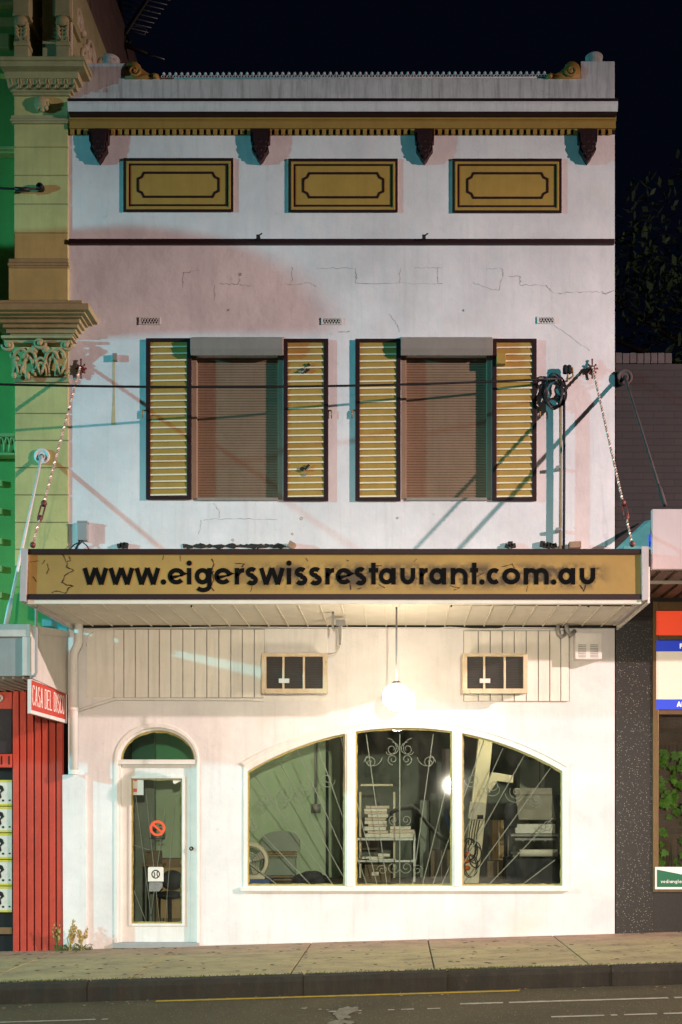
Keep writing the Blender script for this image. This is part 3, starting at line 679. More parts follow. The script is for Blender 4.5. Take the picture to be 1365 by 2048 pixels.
# wrought iron grille just inside
mb = MB(True); gd = -0.19; gc = (800, 1955)
def gp(px, py): return P(800 + (px - 800) * 1.0, py, gd)
for t in (0, .138, .245, .355, .45, .56, .72, .96, 1.32):
    for s in ((1,) if t == 0 else (1, -1)):
        y1 = 1776; pts = []
        # from the sill (or the side) up to the arch
        for k in range(0, 13):
            y = 1776 + (1440 - 1776) * k / 12; x = 800 + s * t * (gc[1] - y)
            if 488 < x < 1132 and y > arch_y(x, 6) - 6: pts.append((x, y))
        if len(pts) > 1: mb.tube([gp(*p) for p in pts], .0062 if t else .0075, 6)
mb.build('window_grille', 'grille', AW)
mb = MB(True)
def spiral(cx, cy, r0, turns, a0, s, tail):
    pts = []
    nn = int(18 * turns)
    for i in range(nn + 1):
        f = i / nn; r = r0 * (1 - .8 * f); a = a0 + s * 2 * PI * turns * f; pts.append((cx + r * math.cos(a), cy + r * math.sin(a)))
    if tail: pts = [tail] + pts
    mb.tube([gp(*p) for p in pts], .0042, 5)
for s in (-1, 1):
    def mx(x): return 800 + s * (x - 800)
    for (cx, cy, r0, a0, tail) in ((785, 1498, 14, PI * 1.5, None), (786, 1519, 11, PI * .5, None), (741, 1525, 13, PI * .0, None), (741, 1515, 24, PI, None), (776, 1500, 24, PI * 1.5, None), (787, 1640, 10, PI * .5, None), (787, 1735, 13, PI, None), (765, 1740, 11, 0, None),
                                (527, 1598, 12, PI * 1.2, None), (523, 1600, 20, PI, None), (567, 1585, 14, PI * 1.2, None), (565, 1587, 25, PI, None), (613, 1570, 14, PI * 1.3, None), (610, 1575, 24, PI, None), (655, 1560, 16, PI, None), (505, 1650, 13, PI, None)):
        spiral(mx(cx), cy, r0, 1.4 if r0 < 18 else .62, a0 if s < 0 else PI - a0, s, tail)
mb.build('grille_scrolls', 'grille', AW)

# ---- door with fanlight
mb = MB(); o = door_arch(229, 399, 1520, 1446, 1896); i_ = door_arch(236.5, 393.5, 1520, 1455.5, 1896)
mb.plate(pp(o[1:]) + pp([o[0]]) + pp([i_[0]]) + list(reversed(pp(i_[1:]))), [], -0.012, 0.0); DF = mb.build('door_frame', 'trim', B, 0.006)
mb = MB(); i2 = door_arch(240, 389, 1521, 1460, 1519); mb.plate(pp(door_arch(236, 394, 1521, 1455, 1528)), [pp(i2)], 0.03, 0.09); mb.build('fanlight_frame', 'trim', DF, 0.003)
mb = MB(); mb.pbox(235, 1519, 392, 1528.5, 0.005, -0.10); mb.pbox(236, 1528.5, 242, 1890, -0.02, -0.11); mb.pbox(381, 1528.5, 393.6, 1890, -0.045, -0.11); mb.build('door_jamb', 'trim', DF, 0.004)
mb = MB(); mb.plate(pp(door_arch(238, 391, 1521, 1458, 1520)), [], 0.055, 0.06); mb.build('fanlight_glass', 'glassg', DF)
q = [(242 + 73.0 * (1 - math.cos(PI * k / 26)), 1519 - 57 * math.sin(PI * k / 26)) for k in range(27)]
mb = MB(); mb.ribbon(pp(q), [R.uniform(3, 7) / 180 for _ in q], XZ(0.044), 0, 0.010); mb.build('fanlight_putty', 'putty', DF)
mb = MB(); mb.pbox(226, 1886, 398, 1897, 0.05, -0.2); mb.build('threshold', 'awn_g', DF, 0.006)
dd = -0.06
mb = MB(); mb.plate(pp(rect(242.2, 1529, 380.8, 1886), dd), [pp(rect(263, 1557, 365, 1847), dd)], 0.06, 0.10); DO = mb.build('door', 'trim', B, 0.004)
mb = MB(); mb.plate(pp(rect(258, 1552, 370, 1852), dd), [pp(rect(263, 1557, 365, 1847), dd)], 0.048, 0.06); mb.build('door_bead', 'trim', DO, 0.004)
mb = MB(); mb.plate(pp(rect(262, 1556, 366, 1848), dd), [], 0.075, 0.08); mb.build('door_pane', 'glass', DO)
loop = []
for (p0, p1) in (((264.5, 1558.5), (364, 1558.5)), ((364, 1558.5), (364, 1845.5)), ((364, 1845.5), (264.5, 1845.5)), ((264.5, 1845.5), (264.5, 1558.5))):
    k = max(1, int(math.dist(p0, p1) / 9))
    for t in range(k): loop.append((p0[0] + (p1[0] - p0[0]) * t / k, p0[1] + (p1[1] - p0[1]) * t / k))
mb = MB(); mb.ribbon(pp(loop, dd), [R.uniform(2.2, 5.5) / 180 for _ in loop], XZ(0.066), 0, 0.008, closed=True); mb.build('door_putty', 'putty', DO)
mb = MB(True); mb.lathe([(.014, 0), (.022, -.012), (.024, -.03), (.012, -.042)], P(384, 1697, -0.045), 'y', 14); mb.build('door_knob', 'dark', DO)
# grille behind the door glass
mb = MB(True)
for (x0, y0, x1, y1) in ((272, 1590, 305, 1850), (293, 1590, 320, 1850), (350, 1600, 330, 1850), (330, 1620, 300, 1850), (268, 1780, 295, 1850), (268, 1690, 300, 1700)):
    mb.tube([P(x0, y0, -.16), P(x1, y1, -.16)], .004, 5)
mb.build('door_grille', 'grille', DO)
# stickers on the door glass
yk = 0.0745
mb = MB(); mb.plate(pp(rect(265, 1560, 287, 1590), dd), [], 0.070, yk); n_ = mb.build('notice', 'paper', DO)
mb = MB(); mb.plate(pp(rect(265, 1577, 274, 1584), dd), [], 0.068, 0.0698); mb.plate(pp(rect(267, 1558, 274, 1562), dd), [], 0.068, 0.0698); mb.build('notice_print', 'pink', n_)
mb = MB(); mb.plate(pp([(346, 1558), (363, 1558), (362, 1562), (349, 1568), (346, 1565)], dd), [], 0.070, yk); mb.build('torn_paper', 'paper', DO)
mb = MB(); rr_ = [(315 + 13.3 * math.cos(2 * PI * k / 32), 1656.5 + 13.3 * math.sin(2 * PI * k / 32)) for k in range(32)]
mb.ribbon(pp(rr_, dd), 5.0 / 180, XZ(0.0), 0.0700, yk, closed=True); mb.ribbon(pp([(305.5, 1648), (324.5, 1665)], dd), 4.6 / 180, XZ(0.0), 0.0695, 0.0699)
st = mb.build('no_smoking_sticker', 'nosmoke', DO)
mb = MB(); mb.ribbon(pp([(306, 1661), (322, 1657)], dd), 3.2 / 180, XZ(0), 0.0704, 0.0708); mb.ribbon(pp([(318, 1652), (323, 1650)], dd), 2 / 180, XZ(0), 0.0704, 0.0708)
mb.build('cigarette_mark', 'dark', st)
mb = MB()
for k in range(11): mb.plate(pp(rect(299 + k * 2.9, 1675.5, 301 + k * 2.9, 1678.5), dd), [], 0.0712, yk)
mb.build('caption_print', 'dark', st)
mb = MB(); mb.plate(pp([(298, 1734), (325, 1734), (327, 1736), (327, 1763), (296, 1763), (296, 1736)], dd), [], 0.070, yk); s2 = mb.build('white_sticker', 'paper', DO)
mb = MB(); rr_ = [(311.5 + 7.6 * math.cos(2 * PI * k / 24), 1748.5 + 7.8 * math.sin(2 * PI * k / 24)) for k in range(24)]
mb.ribbon(pp(rr_, dd), 2.2 / 180, XZ(0), 0.0690, 0.0698, closed=True)
mb.ribbon(pp([(308, 1744), (310, 1750), (308, 1754)], dd), 2 / 180, XZ(0), 0.0690, 0.0698); mb.ribbon(pp([(315, 1743), (314, 1749), (316, 1754)], dd), 2 / 180, XZ(0), 0.0690, 0.0698)
mb.build('sticker_emblem', 'dark', s2)
mb = MB(); mb.plate(pp([(298, 1764.5), (325, 1764.5), (325, 1775), (318, 1783), (298, 1783)], dd), [], 0.070, yk); mb.build('grey_print', 'printgrey', DO)

# =====================================================================  awning with the web address
d = 1.6
A = thing('shop_awning', 'cantilevered awning with weathered ochre fascia carrying the restaurant web address, hung on twisted stays', 'awning', (X(683), -0.8, 3.42))
mb = MB(); mb.pbox(57, 1108, 1282, 1188, d, d - .05); mb.build('fascia_board', 'fascia', A)
for q_ in ((56.5, 1097.5, 1282.5, 1108), (55, 1188, 1282.5, 1198.5)): mb = MB(); mb.pbox(*q_, d + .02, d - .06); mb.build('fascia_border', 'maroon', A, 0.004)
for o_ in ([(45, 1098), (57.5, 1098), (54, 1204), (41.5, 1204)], [(1282, 1094), (1296.5, 1094), (1296.5, 1196), (1293, 1201), (1283, 1203)]): mb = MB(); mb.plate(pp(o_, d), [], -d - .03, -0.25); mb.build('end_cap', 'endcap', A, 0.005)
mb = MB(); mb.pbox(55, 1198.6, 1283, 1208, d + .005, d - .05); mb.build('fascia_edge', 'soffit', A, 0.005)
zs = 3.49; xa, xb = X(150), X(1232)
mb = MB(); mb.box(xa, xb, -d + .05, -0.001, zs, zs + .03)
k = X(188.5)
while k < xb - .03:
    mb.box(k - .007, k + .007, -d + .06, -0.04, zs - .014, zs - .0005); k += .2165
k = X(188.5) - .2165
mb.build('soffit', 'soffit', A, 0.002)
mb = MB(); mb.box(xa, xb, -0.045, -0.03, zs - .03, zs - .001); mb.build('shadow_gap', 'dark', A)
mb = MB(); mb.poly([(xa, -d + .04, Z(1108, d)), (xb, -d + .04, Z(1108, d)), (xb, -.003, Z(1108, d) + .05), (xa, -.003, Z(1108, d) + .05)]); mb.poly([(xa, -d + .04, Z(1112, d)), (xb, -d + .04, Z(1112, d)), (xb, -.003, Z(1112, d) + .05), (xa, -.003, Z(1112, d) + .05)]); mb.build('awning_roof', 'galv', A)
mb = MB(True); mb.tube([P(74, 1207, 1.18), P(400, 1206.5, 1.18), P(700, 1208, 1.18), P(1000, 1209.5, 1.18), P(1265, 1211, 1.2), P(1280, 1207, 1.25)], .009, 6)
for x in (385, 905, 1180): mb.tube([P(x, 1203, 1.18), P(x - 3, 1214, 1.18)], .012, 5)
mb.build('soffit_cable', 'black', A)
for u0 in (xa - .02, xb): mb = MB(); mb.box(u0, u0 + .02, -d + .05, -.02, zs - .05, zs + .3); mb.build('side_board', 'clad', A)
# cracked paint on the fascia
mb = MB()
for pts, w in (([(126, 1108), (135, 1128), (134, 1134), (148, 1140), (130, 1151), (125, 1165), (134, 1170), (148, 1172), (138, 1176), (132, 1186), (112, 1182), (104, 1186)], .012), ([(139, 1112), (141, 1121), (135, 1123)], .01), ([(90, 1120), (85, 1128)], .006), ([(95, 1128), (98, 1138), (94, 1148)], .006), ([(66, 1152), (74, 1164)], .007), ([(60, 1124), (78, 1122)], .005), ([(140, 1170), (146, 1172)], .012),
               ([(424, 1118), (428, 1128), (424, 1142), (428, 1160), (422, 1172), (428, 1182)], .013), ([(428, 1142), (421, 1150)], .012), ([(328, 1108), (326, 1120)], .005), ([(360, 1108), (362, 1122)], .005), ([(470, 1126), (490, 1128), (484, 1134)], .012), ([(738, 1140), (750, 1132), (764, 1131)], .011), ([(700, 1165), (702, 1180)], .014), ([(715, 1178), (724, 1176)], .009),
               ([(758, 1168), (770, 1176)], .009), ([(900, 1172), (920, 1176), (908, 1180)], .008), ([(955, 1152), (968, 1146)], .010), ([(1003, 1134), (1025, 1128), (1030, 1136)], .008), ([(1160, 1170), (1168, 1182), (1172, 1170)], .014), ([(1180, 1140), (1198, 1136)], .007), ([(612, 1116), (616, 1122)], .007), ([(694, 1120), (698, 1122)], .008), ([(505, 1172), (501, 1184)], .004), ([(1056, 1172), (1053, 1184)], .004), ([(828, 1124), (834, 1118)], .005)):
    q = crack(pts, jit=1.2, n=4); mb.ribbon(pp(q, d), [w * R.uniform(.3, 1.1) for _ in q], XZ(-d), -0.0025, -0.0005)
mb.build('paint_cracks', 'crackb', A)
# --- lettering: geometric stroke alphabet, each glyph a stroke set in (0..w, 0..h)
def glyph(ch, w, h, t):
    i = t / 2; cx, cy = w / 2, h / 2; A_ = lambda x, y, rx, ry, a, b, n=16: arcpts(x, y, rx, ry, a, b, n)
    if ch == 'w': return [[(i * .9, h), (w * .27, 0), ], [(w * .27, 0), (w * .5, h)], [(w * .5, h), (w * .73, 0)], [(w * .73, 0), (w - i * .9, h)]]
    if ch == '.': return [('dot', w / 2, t * .55, t * .62)]
    if ch == 'e': return [[(i + .5, h * .40), (w - i * .6, h * .62)] + A_(cx, cy, cx - i, cy - i, 18, 322, 26)[0:]]
    if ch == 'i': return [[(cx, 0), (cx, h)], ('dot', cx, h * 1.29, t * .60)]
    if ch == 'o': return [('closed', A_(cx, cy, cx - i, cy - i, 0, 345, 23))]
    if ch == 'c': return [A_(w * .55, cy, w * .55 - i, cy - i, 48, 312, 20)]
    if ch == 'a': return [('closed', A_(w * .46, cy, w * .46 - i, cy - i, 0, 345, 23)), [(w - i, 0), (w - i, h)]]
    if ch == 'd': return [('closed', A_(w * .46, cy, w * .46 - i, cy - i, 0, 345, 23)), [(w - i, 0), (w - i, h * 1.55)]]
    if ch == 'g': return [('closed', A_(w * .46, cy, w * .46 - i, cy - i, 0, 345, 23)), [(w - i, h), (w - i, -h * .08)] + A_(w * .5, -h * .08, w * .5 - i, h * .26, 0, -150, 12)[1:]]
    if ch == 'n': return [[(i, 0), (i, h)], [(i, h * .45)] + A_(cx, h * .5, cx - i, h * .5 - i, 175, 0, 12) + [(w - i, 0)]]
    if ch == 'u': return [[(i, h), (i, h * .5)] + A_(cx, h * .5, cx - i, h * .5 - i, 180, 360, 14) + [(w - i, h)]]
    if ch == 'm':
        q = w * .25; return [[(i, 0), (i, h)]] + [[(i + (w / 2 - i) * k, h * .45)] + A_(i + (w / 2 - i) * (k + .5), h * .55, (w / 2 - i) / 2, h * .45 - i, 175, 0, 10) + [(i + (w / 2 - i) * (k + 1), 0)] for k in (0, 1)]
    if ch == 'r': return [[(i, 0), (i, h)], [(i, h * .5)] + A_(w * .85, h * .45, w * .85 - i, h * .55 - i, 175, 85, 8)]
    if ch == 's': return [A_(cx, h * .74, cx - i, h * .26 - i * .55, 35, 270, 12) + A_(cx, h * .27, cx - i * .9, h * .27 - i * .55, 90, -150, 13)[1:]]
    if ch == 't': return [[(w * .5, 0), (w * .5, h * 1.32)], [(0, h - i), (w, h - i)]]
    if ch == 'v': return [[(i, h), (cx, 0)], [(cx, 0), (w - i, h)]]
    if ch == 'l': return [[(cx, 0), (cx, h * 1.55)]]
    if ch == 'C': return [A_(cx, h * .72, cx - i, h * .28 - i, 20, 180, 10) + A_(cx, h * .28, cx - i, h * .28 - i, 180, 340, 10)]
    if ch == 'A': return [[(i, 0), (cx, h)], [(cx, h), (w - i, 0)], [(w * .22, h * .3), (w * .78, h * .3)]]
    if ch == 'S': return [A_(cx, h * .75, cx - i, h * .25 - i, 10, 270, 12) + A_(cx, h * .25, cx - i, h * .25, 90, -170, 12)[1:]]
    if ch == 'D': return [('closed', [(i, i), (cx, i)] + A_(cx, h * .3, cx - i, h * .3 - i, -90, 0, 6) + A_(cx, h * .7, cx - i, h * .3 - i, 0, 90, 6) + [(i, h - i)])]
    if ch == 'E': return [[(w, i), (i, i), (i, h - i), (w, h - i)], [(i, h / 2), (w * .8, h / 2)]]
    if ch == 'F': return [[(i, 0), (i, h - i), (w, h - i)], [(i, h / 2), (w * .8, h / 2)]]
    if ch == 'L': return [[(i, h), (i, i), (w, i)]]
    if ch == 'I': return [[(cx, 0), (cx, h)]]
    if ch == 'O': return [('closed', A_(cx, h * .7, cx - i, h * .3 - i, 0, 180, 10) + A_(cx, h * .3, cx - i, h * .3 - i, 180, 360, 10))]
    return []
def put(mb, ch, w, h, t, to3, thick, bold=1.0):
    for k, st in enumerate(glyph(ch, w, h, t)):
        z = thick + k * 0.00035
        if st[0] == 'dot':
            _, x, y, r = st; n = 14
            pts = [(x + r * math.cos(2 * PI * q / n), y + r * math.sin(2 * PI * q / n)) for q in range(n)]
            a = [mb.bm.verts.new(to3(p[0], p[1], z)) for p in pts]; b = [mb.bm.verts.new(to3(p[0], p[1], 0)) for p in pts]
            mb.f(a)
            for q in range(n): mb.f([a[q], a[(q + 1) % n], b[(q + 1) % n], b[q]])
        elif st[0] == 'closed': mb.ribbon(st[1], t, to3, z, 0, closed=True)
        else: mb.ribbon(st, t, to3, z, 0)
ext = [('w', 166, 217), ('w', 218, 269), ('w', 270, 321), ('.', 322, 333), ('e', 336, 371), ('i', 374, 384), ('g', 390, 424), ('e', 429, 464), ('r', 470, 491), ('s', 492, 516), ('w', 519, 570), ('i', 573, 584), ('s', 590, 615), ('s', 619, 644), ('r', 651, 671), ('e', 672, 705), ('s', 710, 733), ('t', 738, 757), ('a', 758, 792), ('u', 801, 831), ('r', 839, 858), ('a', 859, 893), ('n', 902, 936), ('t', 941, 957), ('.', 959, 970), ('c', 974, 1001), ('o', 1005, 1041), ('m', 1048, 1098), ('.', 1102, 1114), ('a', 1117, 1151), ('u', 1160, 1191)]
mb = MB(); kpx = (DC - d) / (S * DC)
for ch, a, b in ext:
    x0 = X(a, d); z0 = Z(1169, d)
    put(mb, ch, b - a, 33.0, 9.0, lambda u, v, t, x0=x0, z0=z0: (x0 + u * kpx, -d - 0.0008 - t, z0 + v * kpx), 0.003)
mb.build('web_address_lettering', 'letter', A)

# twisted stays from the wall down to the awning edge
def stay(p0, p1, nm):
    n = 90; pts = [p0.lerp(p1, k / n) for k in range(n + 1)]; k0 = int(n * .80)
    mb = MB(); mb.tube(pts[:k0], .0145, 4, twist=2 * PI / 0.17); mb.tube(pts[k0 + 6:], .013, 4, twist=2 * PI / 0.17)
    s = mb.build('stay_rod', 'twist', A)
    mb = MB(True); mb.tube(pts[k0 - 2:k0 + 1], [.02, .032, .02], 10); mb.tube(pts[k0 + 5:k0 + 8], [.02, .028, .02], 10)
    dirv = (p1 - p0).normalized(); sd = dirv.cross(Vector((0, 1, 0))).normalized() * .022
    mb.tube([pts[k0] + sd, pts[k0 + 6] + sd], .008, 6); mb.tube([pts[k0] - sd, pts[k0 + 6] - sd], .008, 6); mb.ball(p1, .03, 8, 6)
    mb.build('turnbuckle', 'ironred', s)
    mb = MB(True); c = p0
    mb.lathe([(.04, 0.0), (.038, -.012), (.025, -.02), (.02, -.06)], Vector((c.x, 0, c.z)), 'y', 12)
    for a in range(0, 360, 45):
        ar = math.radians(a); e = c + Vector((math.cos(ar) * .055, .03, math.sin(ar) * (.10 if a % 90 == 0 else .06))); mb.tube([c + Vector((0, .02, 0)), e], .009, 5); mb.ball(e, .012, 6, 5)
    mb.build('wall_bracket', 'ironred', s)
stay(P(161, 735, .06), P(66, 1090, 1.55), 'l'); stay(P(1186, 735, .06), P(1265, 1088, 1.55), 'r')

# =====================================================================  things on the facade
def aircon(x0, x1, label):
    dp = 0.27; t = thing('air_conditioner', label, 'air conditioner', (X((x0 + x1) / 2), 0, Z(1387)), 'window air conditioners under the awning')
    mb = MB(); mb.pbox(x0 + 3, 1310, x1 - 3, 1384, dp - .051, 0.03); mb.build('case', 'acbody', t, 0.005)
    mb = MB(); mb.plate(pp(rect(x0, 1306, x1, 1387), dp), [pp(rect(x0 + 10, 1313, x1 - 9, 1377), dp)], -dp, -dp + .05)
    for m_ in (x0 + 44, x0 + 85): mb.pbox(m_ - 2.2, 1312, m_ + 2.2, 1378, dp - .003, dp - .03)
    mb.build('front_frame', 'acframe', t, 0.005)
    mb = MB(); mb.pbox(x0 + 9, 1312, x1 - 8, 1378, dp - .035, dp - .05); y = 1315
    while y < 1376: mb.pbox(x0 + 10, y, x1 - 9, y + 1.4, dp - .026, dp - .0345); y += 3.4
    mb.build('grille', 'acgrill', t)
    mb = MB(); mb.pbox(x0 + 35, 1357, x0 + 56, 1366, dp + .006, dp - .002); mb.build('badge', 'plastic', t, 0.002)
aircon(523, 655, 'rusty cream air conditioner on the wall between the cladding boards and the lit globe')
aircon(925, 1056, 'rusty cream air conditioner right of the lit globe, near the white vent box')

PL = thing('pendant_lamp', 'lit round white globe lamp hanging on a thin rod under the awning', 'lamp', (X(795, 1.25), -1.25, Z(1422, 1.25)))
gx = X(793.5, 1.25)
mb = MB(True); mb.lathe([(.012, 0.0), (.05, .004), (.055, .02)][::-1] and [(.045, zs - .001), (.045, zs - .012), (.014, zs - .035)], (gx, -1.25, 0), 'z', 16); mb.build('ceiling_rose', 'clad', PL)
mb = MB(True); mb.tube([(gx, -1.25, zs - .02), (gx, -1.25, Z(1366, 1.25))], .0095, 8); mb.lathe([(.03, 0), (.045, -.02), (.05, -.045), (.05, -.05)], (gx, -1.25, Z(1362, 1.25)), 'z', 14); mb.build('rod', 'metal', PL)
mb = MB(True); mb.ball((gx, -1.25, Z(1394.5, 1.25)), 27.5 / 180 * (10.75 / 12), 32, 20); mb.build('globe', 'globe', PL)

t = thing('meter_box', 'small grey box with dangling wires on the white wall next to the yellow pilaster', 'box', (X(164), 0, Z(1080)))
mb = MB(); mb.pbox(155, 1042, 174, 1080, .075); mb.pbox(154, 1041, 175, 1045, .08, .0); mb.build('case', 'awn_g', t, 0.004)
mb = MB(True)
for (x0, x1) in ((158, 138), (160, 150), (166, 180), (163, 152)): mb.tube([P(x0, 1080, .06), P(x0, 1085, .06), P((x0 + x1) / 2, 1090, .05), P(x1, 1100, .05)], .007, 6)
mb.build('wires', 'black', t)
mb = MB(True); mb.tube([P(245, 1100, .03), P(249, 1090, .05), P(254, 1087, .04), P(256, 1094, .03)], .008, 6)
tag(mb.build('loose_wire', 'black'), 'short loose wire sticking out of the wall just right of the small grey box', 'wire')

t = thing('service_conduit', 'beige vertical conduit pipe strapped to the wall below the coil of black cable', 'conduit', (X(1124), 0, Z(1098)))
mb = MB(True); mb.tube([P(1121.5, 812, .07), P(1122, 950, .07), P(1121, 1100, .07)], .016, 8); mb.build('beige_pipe', 'lightbrown', t)
mb = MB(True); mb.tube([P(1128.5, 790, .08), P(1129, 950, .08), P(1128, 1100, .08)], .015, 8); mb.build('dark_pipe', 'bag', t)
for y in (934, 1058):
    mb = MB(); mb.pbox(1113, y - 3, 1124, y + 3, .10, 0.0); mb.build('strap', 'galv', t, 0.002)
mb = MB(True)
for k in range(7):
    cx, cy, rx, ry = 1109 + R.uniform(-4, 4), 784 + R.uniform(-6, 6), 20 + R.uniform(-5, 4), 31 + R.uniform(-5, 5); dk = .03 + R.uniform(0, .07)
    mb.tube([P(cx + rx * math.cos(a * PI / 10), cy + ry * math.sin(a * PI / 10), dk + .02 * math.sin(a)) for a in range(20)], .009, 6, closed=True)
for k in range(6): mb.ball(P(1122 + R.uniform(-8, 6), 800 + R.uniform(-12, 10), .06), .024, 8, 6)
tag(mb.build('cable_coil', 'black'), 'tangled coil of black electric cable hanging at the top of the conduit', 'cable')
t = thing('insulator_bracket', 'small dark insulators on a bracket above the cable coil', 'insulator', (X(1137), 0, Z(765)))
mb = MB(True)
for x in (1131, 1139): mb.lathe([(.014, 0), (.03, .01), (.026, .04), (.03, .05), (.024, .09), (.01, .10)], P(x, 748, .08), 'z', 12)
mb.build('insulator', 'dark', t)
mb = MB(True); mb.tube([P(1135, 762, 0), P(1135, 760, .08), P(1137, 740, .085), P(1145, 735, .085), P(1147, 752, .085), P(1138, 758, .08)], .011, 6); mb.build('bracket', 'brass', t)
mb = MB(True); pts = []
a0, a1 = P(1122, 757, .14), Vector((-6.6, -1.55, Z(758, 1.4)))
for k in range(41):
    f = k / 40; p = a0.lerp(a1, f); p.z -= 0.115 * 4 * f * (1 - f); pts.append(p)
mb.tube(pts, .0125, 8)
tag(mb.build('power_cable', 'black'), 'thick black power cable strung across the upper windows from the cable coil', 'cable')
t = thing('vent_box', 'small white louvred vent box on the wall at the right end under the awning', 'vent', (X(1177), 0, Z(1318)))
mb = MB(); mb.pbox(1151, 1266, 1204, 1318, .17); mb.build('case', 'trim', t, 0.005)
mb = MB()
for x in (1157, 1181):
    for k in range(8): mb.pbox(x, 1289 + k * 3.4, x + 16, 1290.6 + k * 3.4, .1725, .168)
mb.build('louvre_slots', 'crack', t)
mb = MB(True); mb.tube([P(1116, 1250, .12), P(1118, 1268, .12), P(1124, 1274, .12), P(1130, 1270, .10), P(1132, 1262, .02)], .02, 10); mb.tube([P(1133, 1250, .14), P(1135, 1262, .14), P(1142, 1270, .13), P(1150, 1262, .08)], .024, 10)
tag(mb.build('pipe_elbow', 'galv'), 'pair of short bent metal pipes under the awning beside the white vent box', 'pipe')
t = thing('cable_bracket', 'dark metal bracket under the awning with a cable looping down to the air conditioner', 'bracket', (X(672), -0.7, 3.4))
mb = MB(); mb.pbox(664, 1213, 668.5, 1258, .85, .82); mb.pbox(657, 1212, 674, 1216, .87, .80); mb.pbox(677.5, 1243, 682.5, 1289, .6, .57); mb.pbox(672, 1239, 690, 1250, .62, .55); mb.build('hanger', 'metal', t)
mb = MB(True); mb.tube([P(684, 1250, .5), P(685, 1275, .45), P(681, 1295, .4), P(670, 1306, .33), P(655, 1308, .25)], .007, 6); mb.build('loop_cable', 'clad', t)
mb = MB(True); mb.tube([P(173, 1290, .05), P(176, 1272, .04), P(190, 1260, .04), P(230, 1256, .04), P(340, 1256, .045), P(450, 1254, .045), P(640, 1255, .045), P(880, 1256, .045), P(900, 1254.5, .045), P(985, 1260, .045), P(1010, 1255, .045), P(1120, 1256, .045)], .0055, 6)
tag(mb.build('wall_cable', 'clad'), 'thin pale cable clipped along the wall top under the awning', 'cable')

# TV antenna on the roof behind the left pier
t = thing('tv_antenna', 'dark television antenna with many rods on the roof behind the left pier', 'antenna', (X(243, -2.5), 2.5, Z(225)))
q = lambda x, y: P(x, y, -2.5)
mb = MB(True); mb.tube([q(245, 200), q(243, 60), q(241, -60)], .028, 8); mb.build('mast', 'black', t)
mb = MB(True); mb.tube([q(243, 88), q(252, 68), q(272, 36), q(300, -6), q(320, -36)], .034, 6); mb.tube([q(222, 80), q(258, 92), q(296, 108)], [.012, .035, .03], 6); mb.tube([q(250, 68), q(262, 84), q(250, 95)], .03, 6); mb.build('boom', 'black', t)
for k in range(10):
    cx, cy = 257 + k * 6.3, 57 - k * 9.2
    mb = MB(True); mb.tube([q(cx - 40, cy - 11), q(cx + 40, cy + 8)], .0075, 5); mb.build('rod', 'lampmetal', t)
mb = MB(True); mb.tube([q(296, 108), q(330, 119)], .009, 5); mb.tube([q(222, 80), q(240, 86)], .009, 5); mb.tube([q(258, 55), q(275, 52), q(294, 60), q(290, 70), q(262, 62)], .008, 5); mb.build('dipole', 'lampmetal', t)

# =====================================================================  left neighbour
NL = thing('ornate_building', 'ornate yellow green and green Victorian building with a pilaster and carved capital', 'building', (-5.2, 0.5, -0.3))
gd = -0.28
mb = MB(); mb.box(-14, X(30, gd) + .3, -gd, -gd + .3, -0.6, 13.0); mb.build('green_wall', 'green', NL)
mb = MB(); mb.box(-14, XL - .01, 0.9, 9, -0.6, 12.0); mb.build('side_wall', 'sidebrick', NL)
pd = 0.02
mb = MB(); ys = [1133, 1099, 1045, 990, 935.5, 881, 827, 762]
for a, b in zip(ys, ys[1:]): mb.pbox(30, b + 1.0, 136.4, a - .9, pd, -.3)
mb.build('pilaster', 'yellow', NL, 0.006)
mb = MB(); mb.pbox(17, 536, 136.4, 600, pd + .02, -.3); mb.pbox(29, 466, 136.4, 517, pd, -.3)
ys = [466, 408, 350.5, 294, 247, 190]
for a, b in zip(ys, ys[1:]): mb.pbox(28.5, b + 1.0, 136.4, a - .9, pd, -.3)
mb.build('pilaster', 'yellow', NL, 0.006)
mb = MB(); mb.pbox(31, 190, 135.5, 1133, pd - .014, -.29); mb.build('pilaster_core', 'cream', NL)
mb = MB(); mb.pbox(30, 1134, 136, 1260, pd, -.3); mb.pbox(28, 1170, 136, 1174, pd + .01, -.3); mb.build('pilaster_base', 'green', NL, 0.005)
mb = MB()
def mould(rows):
    for (l, t_, r, b_, dep) in rows: mb.pbox(l, t_, r, b_ - .2, dep, -.3)
mould([(17, 517, 137, 525, .05), (15, 525, 138, 531, .06), (17, 531, 137, 535.8, .05), (22, 230, 137, 236, .05), (20, 236, 138, 241, .06), (23, 241, 137, 246, .045)])
mb.build('cornice_moulding', 'cream', NL, 0.006)
mb = MB()
mould([(-30, 600, 165, 606, .26), (-32, 606, 178, 619, .36), (-30, 619, 170, 627, .31), (-20, 627, 164, 634, .26), (-10, 634, 160, 645, .21), (5, 645, 156, 655, .17), (12, 655, 152, 666, .13), (20, 666, 148, 670, .11)])
mould([(2, 670, 146, 676, .15), (8, 676, 143, 686, .10), (28, 755, 138, 764, .05)])
mb.build('cornice_moulding', 'cream', NL, 0.006)
mb = MB()
mould([(-2, 112, 170, 119, .28), (0, 119, 168, 132, .25), (5, 132, 162, 138, .20), (9, 138, 157, 156, .16), (21, 177, 145, 183, .07), (26, 183, 140, 190, .05)])
mb.plate([(0.3, Z(177)), (-.08, Z(177, .08)), (-.12, Z(165, .12)), (-.15, Z(156.3, .15)), (0.3, Z(156.3))], [], X(14, .12), X(151, .12), plane='yz')
mb.build('cornice_moulding', 'cream', NL, 0.006)
mb = MB(True)
